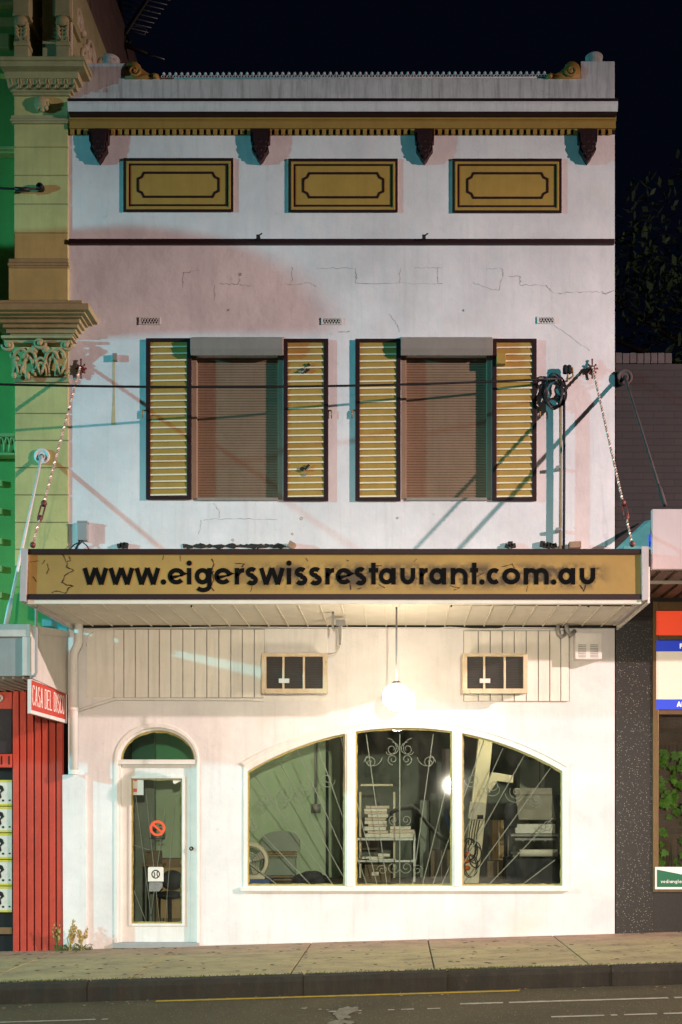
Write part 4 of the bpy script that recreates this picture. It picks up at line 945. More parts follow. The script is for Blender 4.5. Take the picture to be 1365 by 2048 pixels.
for k in range(7):
    cx = 30 + k * 18.5; a = arcpts(cx, 158, 7, 15, 0, 180, 10); mb.tube([P(x, y, .155 - .004 * (y - 156)) for x, y in a], .009, 6)
    a = arcpts(cx + 9.2, 176, 2.5, 8, 180, 360, 6); mb.tube([P(x, y, .12) for x, y in a], .007, 5)
mb.ball(P(85, 208, .04), .085, 14, 10, 0, (1, .8, 1))
for a in range(8): mb.ball(P(85 + 11 * math.cos(a * PI / 4), 208 + 11 * math.sin(a * PI / 4), .06), .028, 8, 6)
mb.build('egg_and_dart', 'cream', NL)
# carved capital
mb = MB(); mb.pbox(24, 686, 137, 755, .01, -.3); cp = mb.build('capital', 'yellow', NL)
mb = MB(True); rr = random.Random(11)
def volute(cx, cy, r, s, dd):
    mb.tube([P(cx + s * (r - t * r / 17) * math.cos(t * .6), cy + (r - t * r / 17) * math.sin(t * .6), dd) for t in range(15)], .020, 7); mb.ball(P(cx, cy, dd + .02), .03, 8, 6)
volute(17, 690, 12, -1, .12); volute(133, 690, 11, 1, .12); volute(80, 686, 12, 1, .15)
mb.ball(P(70, 699, .12), .045, 8, 6); mb.ball(P(92, 699, .12), .045, 8, 6)
def leafarc(cx, base, w, h, dd, r):
    a = arcpts(cx, base, w, h, 180, 360, 14); mb.tube([P(x, y, dd + .05 * math.sin(k * PI / 14)) for k, (x, y) in enumerate(a)], r, 7)
for (cx, w, h) in ((82, 17, 36), (82, 11, 26), (38, 10, 22), (122, 10, 22), (58, 9, 40), (106, 9, 40)): leafarc(cx, 752, w, h, .05, .017)
for (cx, w, h) in ((42, 14, 20), (118, 12, 20), (60, 12, 16), (104, 12, 16)): leafarc(cx, 718, w, h, .09, .018)
for cx in (82, 40, 122):
    for s in (-1, 1):
        for k in range(5):
            x = cx + s * (3 + k * 1.8); mb.tube([P(cx, 750 - k * 3, .07), P(x, 742 - k * 5, .11), P(x + s * 2, 734 - k * 5, .08)], [.006, .014, .006], 6)
for k in range(26): mb.ball(P(rr.uniform(24, 138), rr.uniform(700, 752), .05 + rr.uniform(0, .05)), rr.uniform(.014, .034), 7, 5, 0, (1, 1, rr.uniform(.8, 1.6)))
mb.build('acanthus_leaves', 'cream', cp)
# attic storey: brackets, dark recess, scrolled side bracket
mb = MB(); mb.box(-14, X(139), 0.35, .8, Z(112), 13); mb.build('attic_wall', 'brownboard', NL)
for (a, c) in ((27, 58), (111, 140)):
    mb = MB(); mb.pbox(a - 1, -60, c, 26, .10, -.3); mb.pbox(a - 2, 24, c + 1, 31, .12, -.3); mb.pbox(a + 2, 31, c - 2, 82, .03, -.3); mb.pbox(a, 82, c, 90, .07, -.3); mb.pbox(a + 1, 90, c - 1, 112, .05, -.3); br = mb.build('attic_bracket', 'cream', NL, 0.008)
    mb = MB(True); cx = (a + c) / 2
    mb.ball(P(cx, 42, .10), .075, 10, 8, 0, (1, .7, .8))
    for s in (-1, 1):
        for k in range(4): mb.tube([P(cx + s * 3, 78 - k * 8, .06), P(cx + s * (8 + k), 70 - k * 8, .11), P(cx + s * 12, 62 - k * 7, .07)], [.012, .02, .008], 6)
    mb.build('carved_leaf', 'cream', br)
for q_ in ((-40, 34, 140, 52, -.25, -.5), (-40, 0, 28, 8, -.2, -.5), (-40, 66, 18, 96, -.24, -.4)): mb = MB(); mb.pbox(*q_); mb.build('attic_string', 'yellow', NL, 0.005)
# scrolled side bracket runs back along the flank
mb = MB(); xs = X(137) + .012
out = [(.0, Z(112)), (.0, Z(-90)), (1.6, Z(-90)), (1.25, Z(-40)), (1.1, Z(0)), (.9, Z(28)), (.74, Z(40)), (.78, Z(55)), (.62, Z(62)), (.5, Z(70)), (.42, Z(84)), (.44, Z(96)), (.34, Z(112))]
mb.plate(out, [], xs - .3, xs, plane='yz'); sb = mb.build('side_scroll', 'cream', NL, 0.006)
mb = MB(True)
def e(y, py): return (xs + .02, y, Z(py))
mb.tube([e(1.6, -80), e(1.2, -30), e(1.02, 10), e(.86, 32), e(.72, 40), e(.66, 50), e(.76, 58), e(.60, 64), e(.48, 74), e(.42, 88), e(.36, 104)], .035, 8)
for (y, py, r) in ((.55, 27, .05), (.30, 92, .05), (.45, 8, .045), (.62, 48, .05), (.2, 20, .03)): mb.ball(e(y, py), r, 10, 7)
mb.tube([e(.0, 112), e(.0, -80)], .022, 7)
for (cy_, cz_, r_) in ((.78, 12, .17), (.52, 56, .13), (.26, 100, .10), (.3, 4, .14)): mb.tube([e(cy_ + r_ * (1 - t_ / 22) * math.cos(t_ * .6), cz_ - 180 * r_ * (1 - t_ / 22) * math.sin(t_ * .6)) for t_ in range(19)], .024, 6)
mb.build('scroll_moulding', 'acframe', sb)
mb = MB(); mb.box(XL - .3, XL - .003, .42, 4.5, Z(140), Z(65)); mb.box(XL - .3, XL - .003, .9, 4.5, Z(65) + .001, Z(20)); mb.build('flank_brick', 'sidebrick', NL)
# recessed green bay: frieze, string courses, little brackets
for q_ in ((866, 873, .12), (905, 910, .14), (292, 298, .14), (302, 306, .18)): mb = MB(); mb.pbox(-60, q_[0], 30, q_[1], -q_[2], -.28); mb.build('bay_string', 'yellow', NL, 0.005)
mb = MB(True)
for x in (-8, 4, 16, 26):
    leafarc(x, 903, 6, 28, .0 - .2, .016)
mb.build('bay_frieze', 'yellow', NL)
for y in (966, 1022, 1082, 1137, 1190): mb = MB(); mb.pbox(-8, y - 6, 4, y + 6, -.24, -.28); mb.build('quoin_block', 'yellow', NL)
mb = MB(True); mb.tube([P(-60, 374, .15), P(40, 378, .12), P(84, 378, .05)], .012, 6); mb.lathe([(.04, 0), (.04, -.06), (.02, -.08)], P(83, 378, .02), 'y', 10); mb.tube([P(30, 378, .12), P(60, 379, .09)], .022, 6)
tag(mb.build('tie_rod', 'black'), 'dark iron tie rod fixed high on the yellow pilaster', 'rod')
# shopfront of the left shop
mb = MB(); x = 25.0; w_ = 14.6; k = 0
bx = [(-12, 5), (6, 24)]
while x < 126:
    mb.plate(pp([(x + 1.4, 1381), (x + w_ - 1.6, 1381), (x + w_ - 1.6 + .6, 1960), (x + 1.4 + .6, 1960)], .01), [], -.012 - R.uniform(0, .008), 0.03); x += w_
mb.build('red_boarding', 'redslat', NL, 0.004)
mb = MB(); mb.pbox(-200, 1380, 127, 1960, -.03, -.2); mb.build('shopfront_backing', 'dark', NL)
for q_ in ((1384, 1418, .0), (1508, 1535, .03)): mb = MB(); mb.pbox(-90, q_[0], 24, q_[1], q_[2], -.05); mb.build('red_fascia_board', 'redslat', NL, 0.004)
mb = MB()
for x in (2, 17, -12): mb.pbox(x, 1512, x + 3, 1529, .033, .025)
mb.build('letterbox_slots', 'dark', NL)
mb = MB(); mb.pbox(-90, 1418.5, 23.5, 1507, -.02, -.026); mb.build('transom_pane', 'bag', NL)
mb = MB(); mb.pbox(-90, 1855, 24, 1868, 0, -.05); mb.build('door_rail', 'wood', NL)
mb = MB(); mb.lathe([(.04, 0), (.04, -.03), (.02, -.04)], P(1, 1397, .0), 'y', 12); tag(mb.build('round_badge', 'plastic'), 'small round pale fitting on the red board over the poster window', 'fitting')
for k in range(5):
    y = 1560 + k * 53.2
    which = ('topmost', 'second from the top', 'middle', 'second from the bottom', 'lowest')[k]
    t = thing('poster', 'white poster with yellow edge and black instrument shape, ' + which + ' of its column', 'poster', (X(0), .0, Z(y + 52)), 'posters in the red shop window')
    mb = MB(); mb.pbox(-60, y, 24, y + 51.5, -.012, -.02); mb.build('sheet', 'poster', t)
    mb = MB(); mb.pbox(-60, y, 24, y + 4.5, -.0095, -.0115); mb.pbox(-60, y + 47.5, 24, y + 51.5, -.0095, -.0115); mb.build('yellow_edge', 'posteryel', t)
    mb = MB(); mb.ribbon(pp([(-25, y + 8), (-8, y + 11), (2, y + 15), (5, y + 20), (0, y + 26), (1, y + 34), (-2, y + 38)]), [.03, .04, .045, .03, .012, .02, .012], XZ(.0085), 0, .003); mb.plate(pp(rect(4, y + 39, 8, y + 43)), [], .0085, .0115); mb.plate(pp(rect(17, y + 39, 21, y + 42)), [], .0085, .0115); mb.build('instrument_print', 'dark', t)
    mb = MB(); mb.lathe([(.02, 0), (.02, -.002)], P(15, y + 31, -.0095), 'y', 16); mb.build('yellow_dot', 'posteryel', t)
# left awning
AL_ = thing('white_awning', 'white box awning with grey fascia panel over the red boarded shop', 'awning', (-6.2, -.6, 2.77))
ax = X(62, 1.25)
mb = MB(); mb.box(-12, ax - .02, -1.25, -1.2, Z(1352, 1.25), Z(1250, 1.25)); mb.build('fascia_panel', 'awn_g', AL_)
mb = MB(); mb.box(-12, ax, -1.275, -1.19, Z(1274, 1.25), Z(1249, 1.25)); mb.box(ax - .075, ax + .01, -1.28, -1.19, Z(1352, 1.25), Z(1274.2, 1.25)); mb.build('fascia_trim', 'awn_w', AL_, 0.005)
mb = MB(); mb.plate([(-1.189, Z(1250, 1.25)), (-.03, Z(1264)), (-.03, Z(1390)), (-1.189, Z(1355, 1.25))], [], ax - .03, ax, plane='yz'); mb.plate([(-1.189, Z(1249, 1.25) + .001), (-.03, Z(1263)), (-.03, Z(1275)), (-1.189, Z(1266, 1.25))], [], ax + .0002, ax + .014, plane='yz'); mb.build('side_panel', 'awn_w', AL_)
mb = MB(); mb.box(-12, ax - .031, -1.19, -.02, 2.775, 2.80); mb.box(-12, ax - .031, -1.19, -.02, 3.2, 3.23); x = ax - .1
while x > -8: mb.box(x - .01, x + .01, -1.18, -.03, 2.755, 2.7745); x -= .1
mb.build('soffit', 'awn_w', AL_)
mb = MB(True); mb.tube([P(74, 1206, 1.3), P(73, 1215, 1.3), P(73, 1345, 1.3), P(70, 1351, 1.3), P(62, 1353, 1.3)], .015, 8)
tag(mb.build('conduit_pipe', 'awn_g'), 'thin grey conduit dropping from the ochre awning past the white box awning', 'conduit')
mb = MB(); mb.pbox(84, 1237, 104, 1252, .5, .3); mb.pbox(104, 1240, 135, 1268, .06, .03); tag(mb.build('gutter_box', 'teal', bevel=.004), 'small teal metal box behind the white awning, below the green pilaster base', 'box')
# pulley and stay rod of the left awning
def pulley_stay(c, e, label, mrod, nm):
    t = thing('stay_rod', label, 'stay', c)
    mb = MB(True); o = Vector((c.x, 0, c.z)); mb.lathe([(.05, 0), (.05, -.03), (.085, -.032), (.088, -.05), (.07, -.058), (.06, -.045), (.035, -.045), (.02, -.06)], o, 'y', 22); mb.build('wall_rosette', mrod, t)
    mb = MB(True); mb.tube([c, c.lerp(e, .5), e], .016, 8); mb.tube([c.lerp(e, .86), c.lerp(e, .9), c.lerp(e, 1.0)], [.018, .026, .024], 8); mb.build('rod', mrod, t)
pulley_stay(P(84, 912, .05), P(12, 1250, 1.2), 'pale stay rod with round wall rosette on the yellow pilaster', 'trim', 0)
# perpendicular sign CASA DEL DISCO under the left awning
t = thing('hanging_sign', 'red blade sign reading CASA DEL DISCO under the white awning', 'sign', (-3.7, -.6, 2.42))
sx = -3.695; y0, y1 = -1.2, -.03; z0, z1 = 2.435, 2.745
mb = MB(); mb.box(sx - .02, sx, y0, y1, z0, z1); mb.build('panel', 'redsign', t)
mb = MB(); f_ = .016
mb.plate([(y0 - .005, z0 - .03), (y1 + .005, z0 - .03), (y1 + .005, z1 + .003), (y0 - .005, z1 + .003)], [[(y0 + f_ * .4, z0 + .006), (y1 - f_, z0 + .006), (y1 - f_, z1 - .004), (y0 + f_ * .4, z1 - .004)]], sx - .025, sx + .008, plane='yz'); mb.build('frame', 'trim', t)
mb = MB(); u = 0.06
txt = 'CASA DEL DISCO'; tot = sum(.035 if c == ' ' else (.03 if c == 'I' else .07) for c in txt) + .016 * (len(txt) - 1); scx = (y1 - y0 - .14) / tot
for ch in txt:
    w_ = (.035 if ch == ' ' else (.03 if ch == 'I' else .07)) * scx
    if ch != ' ': put(mb, ch, w_, .205, .013, lambda a, b, tt, u=u: (sx + .001 + tt, y0 + u + a, z0 + .06 + b), .002)
    u += w_ + .016 * scx
mb.build('lettering', 'white', t)

# =====================================================================  right neighbour
NR = thing('brick_shop_building', 'low dark painted brick shop building with granite pier and bronze window frame', 'building', (4.2, .5, -.2))
xr0 = XR + .012; zc0, zc1 = Z(1205), Z(705)
mb = MB(); mb.box(xr0, 9.0, .012, .3, zc0 - .2, Z(727)); mb.build('brick_wall', 'brick', NR)
mb = MB(); x = xr0; k = 0
while x < X(1345): w_ = .078 + R.uniform(-.004, .004); mb.box(x, x + w_ - .008, .004 + R.uniform(0, .006), .3, Z(726), Z(705) + R.uniform(-.004, .004)); x += w_
mb.build('soldier_course', 'brickcap', NR, 0.004)
mb = MB(); mb.box(xr0, 9.0, .31, 8, -.5, Z(740)); mb.build('rear_block', 'sidebrick', NR)
mb = MB(); mb.box(xr0, X(1306), .0, .3, -.6, zc0 - .201); mb.box(X(1306) + .002, 9, .006, .3, -.6, Z(1784)); mb.build('granite_pier', 'granite', NR)
# shop window
mb = MB(); w0 = 1306
mb.pbox(w0, 1203, 1318, 1784, .02, -.1); mb.pbox(1318, 1203, 1700, 1221, .018, -.1); mb.pbox(1318, 1271, 1700, 1280, .018, -.1); mb.pbox(1318, 1420, 1700, 1429, .018, -.1); mb.pbox(1318, 1775, 1700, 1784, .018, -.1); mb.build('window_frame', 'bronze', NR, 0.004)
mb = MB(); mb.pbox(1318.5, 1429.5, 1700, 1774.5, -.03, -.036); mb.build('window_pane', 'glass', NR)
mb = MB(); mb.box(X(1318), 9, .8, .85, 0, 3.2); mb.box(X(1318), 9, .31, .8, Z(1790) - .02, Z(1790)); mb.build('display_back', 'dark', NR)
t = thing('lit_sign_panel', 'plain orange lit panel, top row of the bronze shop window', 'sign', (X(1345), 0, Z(1271))); mb = MB(); mb.pbox(1313, 1222, 1700, 1270, .02, -.03); mb.build('panel', 'orange', t)
t = thing('lit_sign_panel', 'cream lit panel with blue bands above and below, under the orange panel', 'sign', (X(1345), 0, Z(1420)))
mb = MB(); mb.pbox(1313, 1303, 1700, 1398.5, .02, -.03); mb.build('panel', 'cream_lit', t)
mb = MB(); mb.pbox(1313, 1281, 1700, 1302.8, .021, -.03); mb.pbox(1313, 1399, 1700, 1419, .021, -.03); mb.build('blue_band', 'blue', t)
mb = MB()
put(mb, 'F', 7, 10, 2.4, lambda a, b, tt: (X(1360 + a, .024), -.0215 - tt, Z(1297 - b, .024)), .002)
put(mb, 'A', 9, 10, 2.4, lambda a, b, tt: (X(1354 + a, .024), -.0215 - tt, Z(1413.5 - b, .024)), .002); put(mb, 'L', 6, 10, 2.4, lambda a, b, tt: (X(1364 + a, .024), -.0215 - tt, Z(1413.5 - b, .024)), .002)
mb.build('lettering', 'white_lit', t)
t = thing('shop_sign_board', 'dark green and white board at the foot of the bronze shop window', 'sign', (X(1345), 0, Z(1778)))
mb = MB(); mb.pbox(1311, 1734, 1700, 1778.5, .035, .02); mb.build('board', 'white', t)
mb = MB(); mb.plate(pp([(1314.5, 1739), (1700, 1826 - 0), (1700, 1774), (1314.5, 1774)][:1] + [(1375, 1751), (1700, 1760), (1700, 1774), (1314.5, 1774)], .037), [], -.038, -.0355); mb.build('green_field', 'signgreen', t)
mb = MB(); x = 1322
for ch in 'vedianglass.':
    w_ = 2.2 if ch in 'il.' else 4.2; put(mb, ch, w_, 4.4, .9, lambda a, b, tt, x=x: (X(x + a, .038), -.0384 - tt, Z(1766 - b, .038)), .001); x += w_ + .9
mb.build('lettering', 'white', t)
# ivy in a red pot in the window
t = thing('potted_ivy', 'green ivy trailing over a red pot inside the bronze framed window', 'plant', (X(1350), .35, Z(1775)))
mb = MB(True); mb.lathe([(.08, 0), (.10, .12), (.13, .40), (.14, .42), (.12, .43)], (X(1352, -.45), .45, Z(1760, -.45)), 'z', 20); mb.build('pot', 'pot', t)
rr = random.Random(5); mb = MB()
for k in range(420):
    px_, py_ = rr.uniform(1300, 1460), rr.uniform(1502, 1735) if rr.random() < .85 else rr.uniform(1700, 1760)
    if 1330 < px_ < 1362 and py_ > 1655 and rr.random() < .8: continue
    if py_ > 1600 and px_ > 1335 and rr.random() < .45: continue
    c = P(px_, py_, -.12 - rr.uniform(0, .26)); r = rr.uniform(.03, .075); rot = Matrix.Rotation(rr.uniform(-.9, .9), 3, 'X') @ Matrix.Rotation(rr.uniform(-.8, .8), 3, 'Z') @ Matrix.Rotation(rr.uniform(-1, 1) + PI, 3, 'Y')
    shp = [(0, -.6), (.45, -.75), (1, -.2), (.6, .05), (.75, .6), (.3, .5), (0, 1.15), (-.3, .5), (-.75, .6), (-.6, .05), (-1, -.2), (-.45, -.75)]
    mb.poly([c + rot @ Vector((a * r, .10 * r * (a * a), b * r)) for a, b in shp])
mb.build('leaves', 'leaf', t)
mb = MB(True)
for k in range(12):
    x0 = 1315 + k * 8; mb.tube([P(x0, 1490, -.3), P(x0 + rr.uniform(-8, 8), 1600, -.33), P(x0 + rr.uniform(-14, 14), 1740, -.3)], .004, 5)
mb.build('stems', 'weed', t)
# right awning
AR_ = thing('pale_awning', 'pale pinkish box awning with dark boarded underside over the granite shop', 'awning', (4.4, -.6, 3.2))
dr = 1.4; ax = X(1305, dr)
mb = MB(); mb.box(ax, 9, -dr, -dr + .06, Z(1138, dr), Z(1018, dr)); mb.build('fascia_panel', 'r_fascia', AR_, 0.004)
mb = MB(); zz = Z(1140, dr); x = XR + .03
mb.box(x, 9, -dr + .07, -.001, zz + .03, zz + .05)
while x < 6: mb.box(x, x + .11, -dr + .07, -.005, zz + .0, zz + .0295); x += .165
mb.build('soffit', 'brownboard', AR_)
mb = MB(); mb.box(XR + .02, 9, -dr * .66, -dr * .66 + .03, zz - .03, zz - .001); mb.build('soffit_batten', 'acbody', AR_)
mb = MB(); mb.box(X(1299, .9), ax + .2, -.89, -.86, Z(1092, .9), Z(1068, .9)); mb.build('blue_flashing', 'blue', AR_)
mb = MB(); mb.poly([P(1232, 1098, .4), P(1300, 1094, .5), P(1302, 1040, .06), P(1290, 1042, .03)]); mb.box(X(1248, .5), X(1302, .5), -.52, -.48, Z(1100, .5), Z(1093, .5)); mb.build('teal_flashing', 'teal', AR_)
pulley_stay(P(1250, 754, .05), P(1330, 1010, 1.25), 'dark stay rod with round rosette on the dark brick wall', 'brickcap', 1)

# =====================================================================  tree behind, weeds
T = thing('tree', 'dark leafy tree rising behind the low brick shop at night', 'tree', (5.6, 5.5, 0))
mb = MB(True); rr = random.Random(3)
mb.tube([(5.6, 5.5, -.3), (5.65, 5.5, 2.5), (5.5, 5.6, 5.0), (5.7, 5.5, 8), (5.6, 5.5, 11)], [.3, .25, .2, .12, .04], 10)
for k in range(16):
    a = rr.uniform(0, 2 * PI); z = rr.uniform(4, 10); L = rr.uniform(1.2, 2.6)
    mb.tube([(5.6, 5.5, z), (5.6 + math.cos(a) * L * .5, 5.5 + math.sin(a) * L * .5, z + .5), (5.6 + math.cos(a) * L, 5.5 + math.sin(a) * L, z + 1.1)], [.09, .05, .015], 6)
mb.build('trunk', 'bark', T)
mb = MB(); cl = []
while len(cl) < 120:
    c = Vector((rr.uniform(-2.7, 2.9), rr.uniform(-2.4, 2.4), rr.uniform(-5.2, 5.2)))
    if (c.x / 2.8) ** 2 + (c.y / 2.5) ** 2 + (c.z / 5.3) ** 2 < 1: cl.append((c + Vector((5.75, 5.5, 7.6)), rr.uniform(.35, .85)))
for c, r in cl:
    for k in range(int(130 * r * r / .36)):
        v = Vector((rr.gauss(0, 1), rr.gauss(0, 1), rr.gauss(0, 1))); v = v.normalized() * r * rr.random() ** .45; p = c + v
        s = rr.uniform(.05, .12); u = Vector((rr.gauss(0, 1), rr.gauss(0, 1), rr.gauss(0, .6))).normalized(); w = u.orthogonal().normalized(); w.rotate(Matrix.Rotation(rr.uniform(0, 6), 3, u)) if False else None
        mb.poly([p - u * s, p + w * s * .45, p + u * s, p - w * s * .45])
mb.build('crown', 'treeleaf', T, recalc=False)
def weed(px, top, base, label, seeds, green):
    rr = random.Random(px); x = X(px, .1); z0 = G(x); z1 = Z(top, .1); t = thing('weed', label, 'weed', (x, -.1, z0), 'weeds at the foot of the wall')
    mb = MB()
    for k in range(5):
        tip = Vector((x + rr.uniform(-.06, .06), -.1 - rr.uniform(0, .06), z0 + (z1 - z0) * rr.uniform(.6, 1))); mb.tube([(x + rr.uniform(-.02, .02), -.1, z0), (x + rr.uniform(-.03, .03), -.11, (z0 + tip.z) / 2), tip], [.005, .004, .002], 5)
        for q in range(seeds):
            f = rr.uniform(.35, 1); p = Vector((x, -.1, z0)).lerp(tip, f) + Vector((rr.uniform(-.02, .02), rr.uniform(-.02, .02), 0)); mb.ball(p, rr.uniform(.006, .013), 5, 4, 1, (1, 1, 1.6))
    mb.build('stems', [green, 'weedy'], t)
    mb = MB()
    for k in range(14):
        a = rr.uniform(0, 2 * PI); L = rr.uniform(.06, .16); p = Vector((x, -.1, z0)); o = Vector((math.cos(a), math.sin(a) * .5, 0)); mb.poly([p, p + o * L * .5 + Vector((0.008, 0, L * .5)), p + o * L + Vector((0, 0, L * .35)), p + o * L * .5 + Vector((-.008, 0, L * .45))])
    mb.build('leaves', 'weed', t)
weed(116, 1832, 1890, 'green weed with a straw seed head against the red boards', 5, 'weed')
weed(140, 1832, 1890, 'tall straw coloured seeding weed at the foot of the white plinth', 16, 'weedy')
weed(166, 1848, 1890, 'small straw coloured weed right of the taller one by the plinth', 9, 'weedy')
mb = MB(); rr = random.Random(9)
for k in range(170):
    x = X(rr.uniform(120, 186), .05); L = rr.uniform(.02, .07) * (1.4 if rr.random() < .2 else 1); z = G(x); y = -.04 - rr.uniform(0, .06); a = rr.uniform(-.7, .7); mb.poly([(x - .004, y, z), (x + .004, y, z), (x + math.sin(a) * L, y - rr.uniform(0, .02), z + L * math.cos(a))])
g = mb.build('grass_tuft', 'weed'); g['kind'] = 'stuff'; g['label'] = 'low grass and moss along the foot of the white wall'; g['category'] = 'grass'

# =====================================================================  interior things seen through the glass
zb = .585
t = thing('display_bench', 'low dark bench inside behind the arched window', 'bench', (X(800), .9, 0))
mb = MB(); mb.box(X(470), X(1150), .30, 1.9, zb - .04, zb); mb.build('top', 'infloor', t, .004)
for (x, y) in ((X(490), .4), (X(1130), .4), (X(490), 1.8), (X(1130), 1.8)):
    mb = MB(); mb.box(x - .03, x + .03, y - .03, y + .03, -.02, zb - .041); mb.build('leg', 'wood', t)
# fan on a blue crate
t = thing('blue_crate', 'blue crate under the cream fan in the left window corner', 'crate', (X(500, -.55), .55, zb)); mb = MB(); mb.pbox(478, 1761, 540, 1774, -.42, -.72); mb.pbox(476, 1758.5, 542, 1762, -.41, -.73); mb.build('body', 'bluebox', t, .003)
t = thing('desk_fan', 'cream box fan standing on a blue crate in the left window corner', 'fan', (X(500, -.5), .5, zb + .08)); c = P(501, 1722, -.5)
mb = MB(True); r1 = 37 / 172
mb.lathe([(r1 * .82, -.05), (r1, -.045), (r1 * 1.03, .0), (r1, .07), (r1 * .85, .075), (r1 * .82, .06)], c, 'y', 22, ring=True); mb.lathe([(r1 * .85, .03), (r1 * .85, .04)], c, 'y', 22); mb.pbox(485, 1750, 530, 1759, -.44, -.6); mb.build('case', 'fancream', t, .004)
mb = MB(True)
for k in range(1, 7): mb.tube([c + Vector((r1 * .8 * k / 6 * math.cos(a * PI / 14), -.04, r1 * .8 * k / 6 * math.sin(a * PI / 14))) for a in range(28)], .003, 4, closed=True)
for k in range(8): a = k * PI / 4; mb.tube([c + Vector((0, -.035, 0)), c + Vector((r1 * .82 * math.cos(a), -.035, r1 * .82 * math.sin(a)))], .003, 4)
mb.ball(c + Vector((0, -.03, 0)), .035, 12, 8, 0, (1, .4, 1)); mb.build('guard', 'galv', t)
mb = MB()
for k in range(4):
    a = k * PI / 2 + .4; u = Vector((math.cos(a), 0, math.sin(a))); v = Vector((-math.sin(a), 0, math.cos(a))); mb.poly([c + u * .03 + v * .02, c + u * .15 + v * .06 + Vector((0, .03, 0)), c + u * .16 - v * .03, c + u * .03 - v * .02])
mb.build('blades', 'acbody', t)
# round backed chair
dC = -1.15
t = thing('round_back_chair', 'grey green chair with rounded back behind the fan', 'chair', (X(560, dC), 1.4, 0))
mb = MB(); mb.plate(pp([(522, 1702), (600, 1702)] + [(561 + 39 * math.cos(PI * k / 14), 1686 - 24 * math.sin(PI * k / 14) ** .7) for k in range(15)], dC), [], -dC, -dC + .06); mb.build('backrest', 'chair', t, .01)
mb = MB()
for y in (1703, 1708, 1713, 1752, 1758, 1764): mb.pbox(524, y, 594, y + 3, dC + .01, dC - .05)
mb.build('slats', 'wood', t)
mb = MB(); mb.pbox(524, 1717, 592, 1751, dC, dC - .06); mb.build('back_panel', 'chair', t, .006)
mb = MB(); mb.box(X(526, dC), X(592, dC), 1.22, 1.72, .44, .5); mb.build('seat', 'chair', t, .01)
for (x, y) in ((528, 1.26), (590, 1.26), (528, 1.68), (590, 1.68)): mb = MB(); mb.tube([(X(x, dC), y, -.02), (X(x, dC), y, .44)], .015, 6); mb.build('leg', 'dark', t)
mb = MB(True); rr = random.Random(2)
for k in range(7): mb.ball(P(622 + rr.uniform(-20, 20), 1758 + rr.uniform(-8, 4), -.9), rr.uniform(.07, .11), 10, 7, 0, (1.2, .9, .8))
tag(mb.build('dark_bag', 'bag'), 'crumpled dark bag lying beside the round backed chair', 'bag')
# shelf with papers and books
dS = -1.0
t = thing('metal_shelf', 'open metal shelf stacked with books behind the middle pane', 'shelf', (X(770, dS), 1.1, zb))
mb = MB(); mb.pbox(700, 1676, 832, 1681, dS, dS - .4); mb.pbox(700, 1720, 832, 1724.5, dS, dS - .4); mb.build('shelf_board', 'galv', t, .003)
for x in (702, 829): mb = MB(); mb.pbox(x - 2, 1660, x + 2, 1766, dS + .012, dS - .03); mb.build('post', 'galv', t)
k = 0; y = 1675.5; hs = [8, 6, 8, 5, 7, 6, 7, 5, 6, 6]
cols = ['top', 'ninth', 'eighth', 'seventh', 'sixth', 'fifth', 'fourth', 'third', 'second', 'bottom'][::-1]
for h_ in hs:
    x0 = 734 + R.uniform(-5, 4); x1 = 776 + R.uniform(-4, 4); mb = MB(); zt0, zt1 = y - h_, y - .5
    mb.pbox(x0, zt0, x1, zt1, dS - .05 + R.uniform(-.02, .02), dS - .3); pos = {'bottom': 'bottom volume resting on the shelf', 'top': 'topmost volume'}.get(cols[k], cols[k] + ' volume up')
    tag(mb.build('book', ['paper', 'paper2'][k % 2], bevel=.003), 'pale book in the tall stack on the metal shelf, ' + pos, 'book', 'books in the tall stack'); y -= h_; k += 1
for k, (a, c, t0, b0) in enumerate(((779, 831, 1666.5, 1675.5), (780, 830, 1659.5, 1666.0), (781, 822, 1653, 1659))):
    mb = MB(); mb.pbox(a, t0, c, b0, dS - .04, dS - .3)
    tag(mb.build('book', ['paper', 'paper2', 'paper'][k], bevel=.003), 'wide pale book in the low stack right of the tall stack, ' + ('lowest', 'middle', 'top')[k], 'book', 'books in the low stack')
for k, (a, c, t0, b0, r_) in enumerate(((735, 790, 1717, 1719.5, .05), (728, 770, 1712.5, 1716.6, -.04), (752, 776, 1706.5, 1712, .06))):
    mb = MB(); mb.obox(P((a + c) / 2, (t0 + b0) / 2, dS - .12), ((c - a) / 166, .24, (b0 - t0) / 166), 0, Matrix.Rotation(r_ * .5, 3, 'Y') @ Matrix.Rotation(r_ * 4, 3, 'Z'))
    tag(mb.build('paper_pile', 'paper'), ('bottom', 'middle', 'top')[k] + ' sheaf of loose white papers on the lower metal shelf', 'papers', 'loose papers on the lower shelf')
t = thing('storage_box', 'dark storage box with white label under the lower metal shelf', 'box', (X(760, dS), 1.15, zb)); mb = MB(); mb.pbox(730, 1729, 782, 1767, dS - .02, dS - .32); mb.build('body', 'carton', t, .004)
mb = MB(); mb.pbox(744, 1744, 758, 1751, dS - .015, dS - .0195); mb.build('label_card', 'paper', t)
t = thing('wooden_frame', 'thin wooden frame standing behind the stack of books', 'frame', (X(755, -1.8), 1.8, 0))
for (a, b, c, e_) in ((722, 1568, 786, 1572), (719, 1584, 723, 1790), (787, 1584, 791, 1790)): mb = MB(); mb.pbox(a, b, c, e_, -1.8, -1.85); mb.build('rail', 'creamcol', t)
t = thing('paper_roll', 'large curled white paper sheet behind the low stack of books', 'paper', (X(810, -1.3), 1.3, zb)); mb = MB(True)
cv = [P(779, 1622, -1.45), P(800, 1611, -1.4), P(826, 1609, -1.35), P(838, 1618, -1.3), P(856, 1642, -1.25), P(880, 1668, -1.2), P(905, 1684, -1.2)]
bk = [p + Vector((0, .4, -.06)) for p in cv]
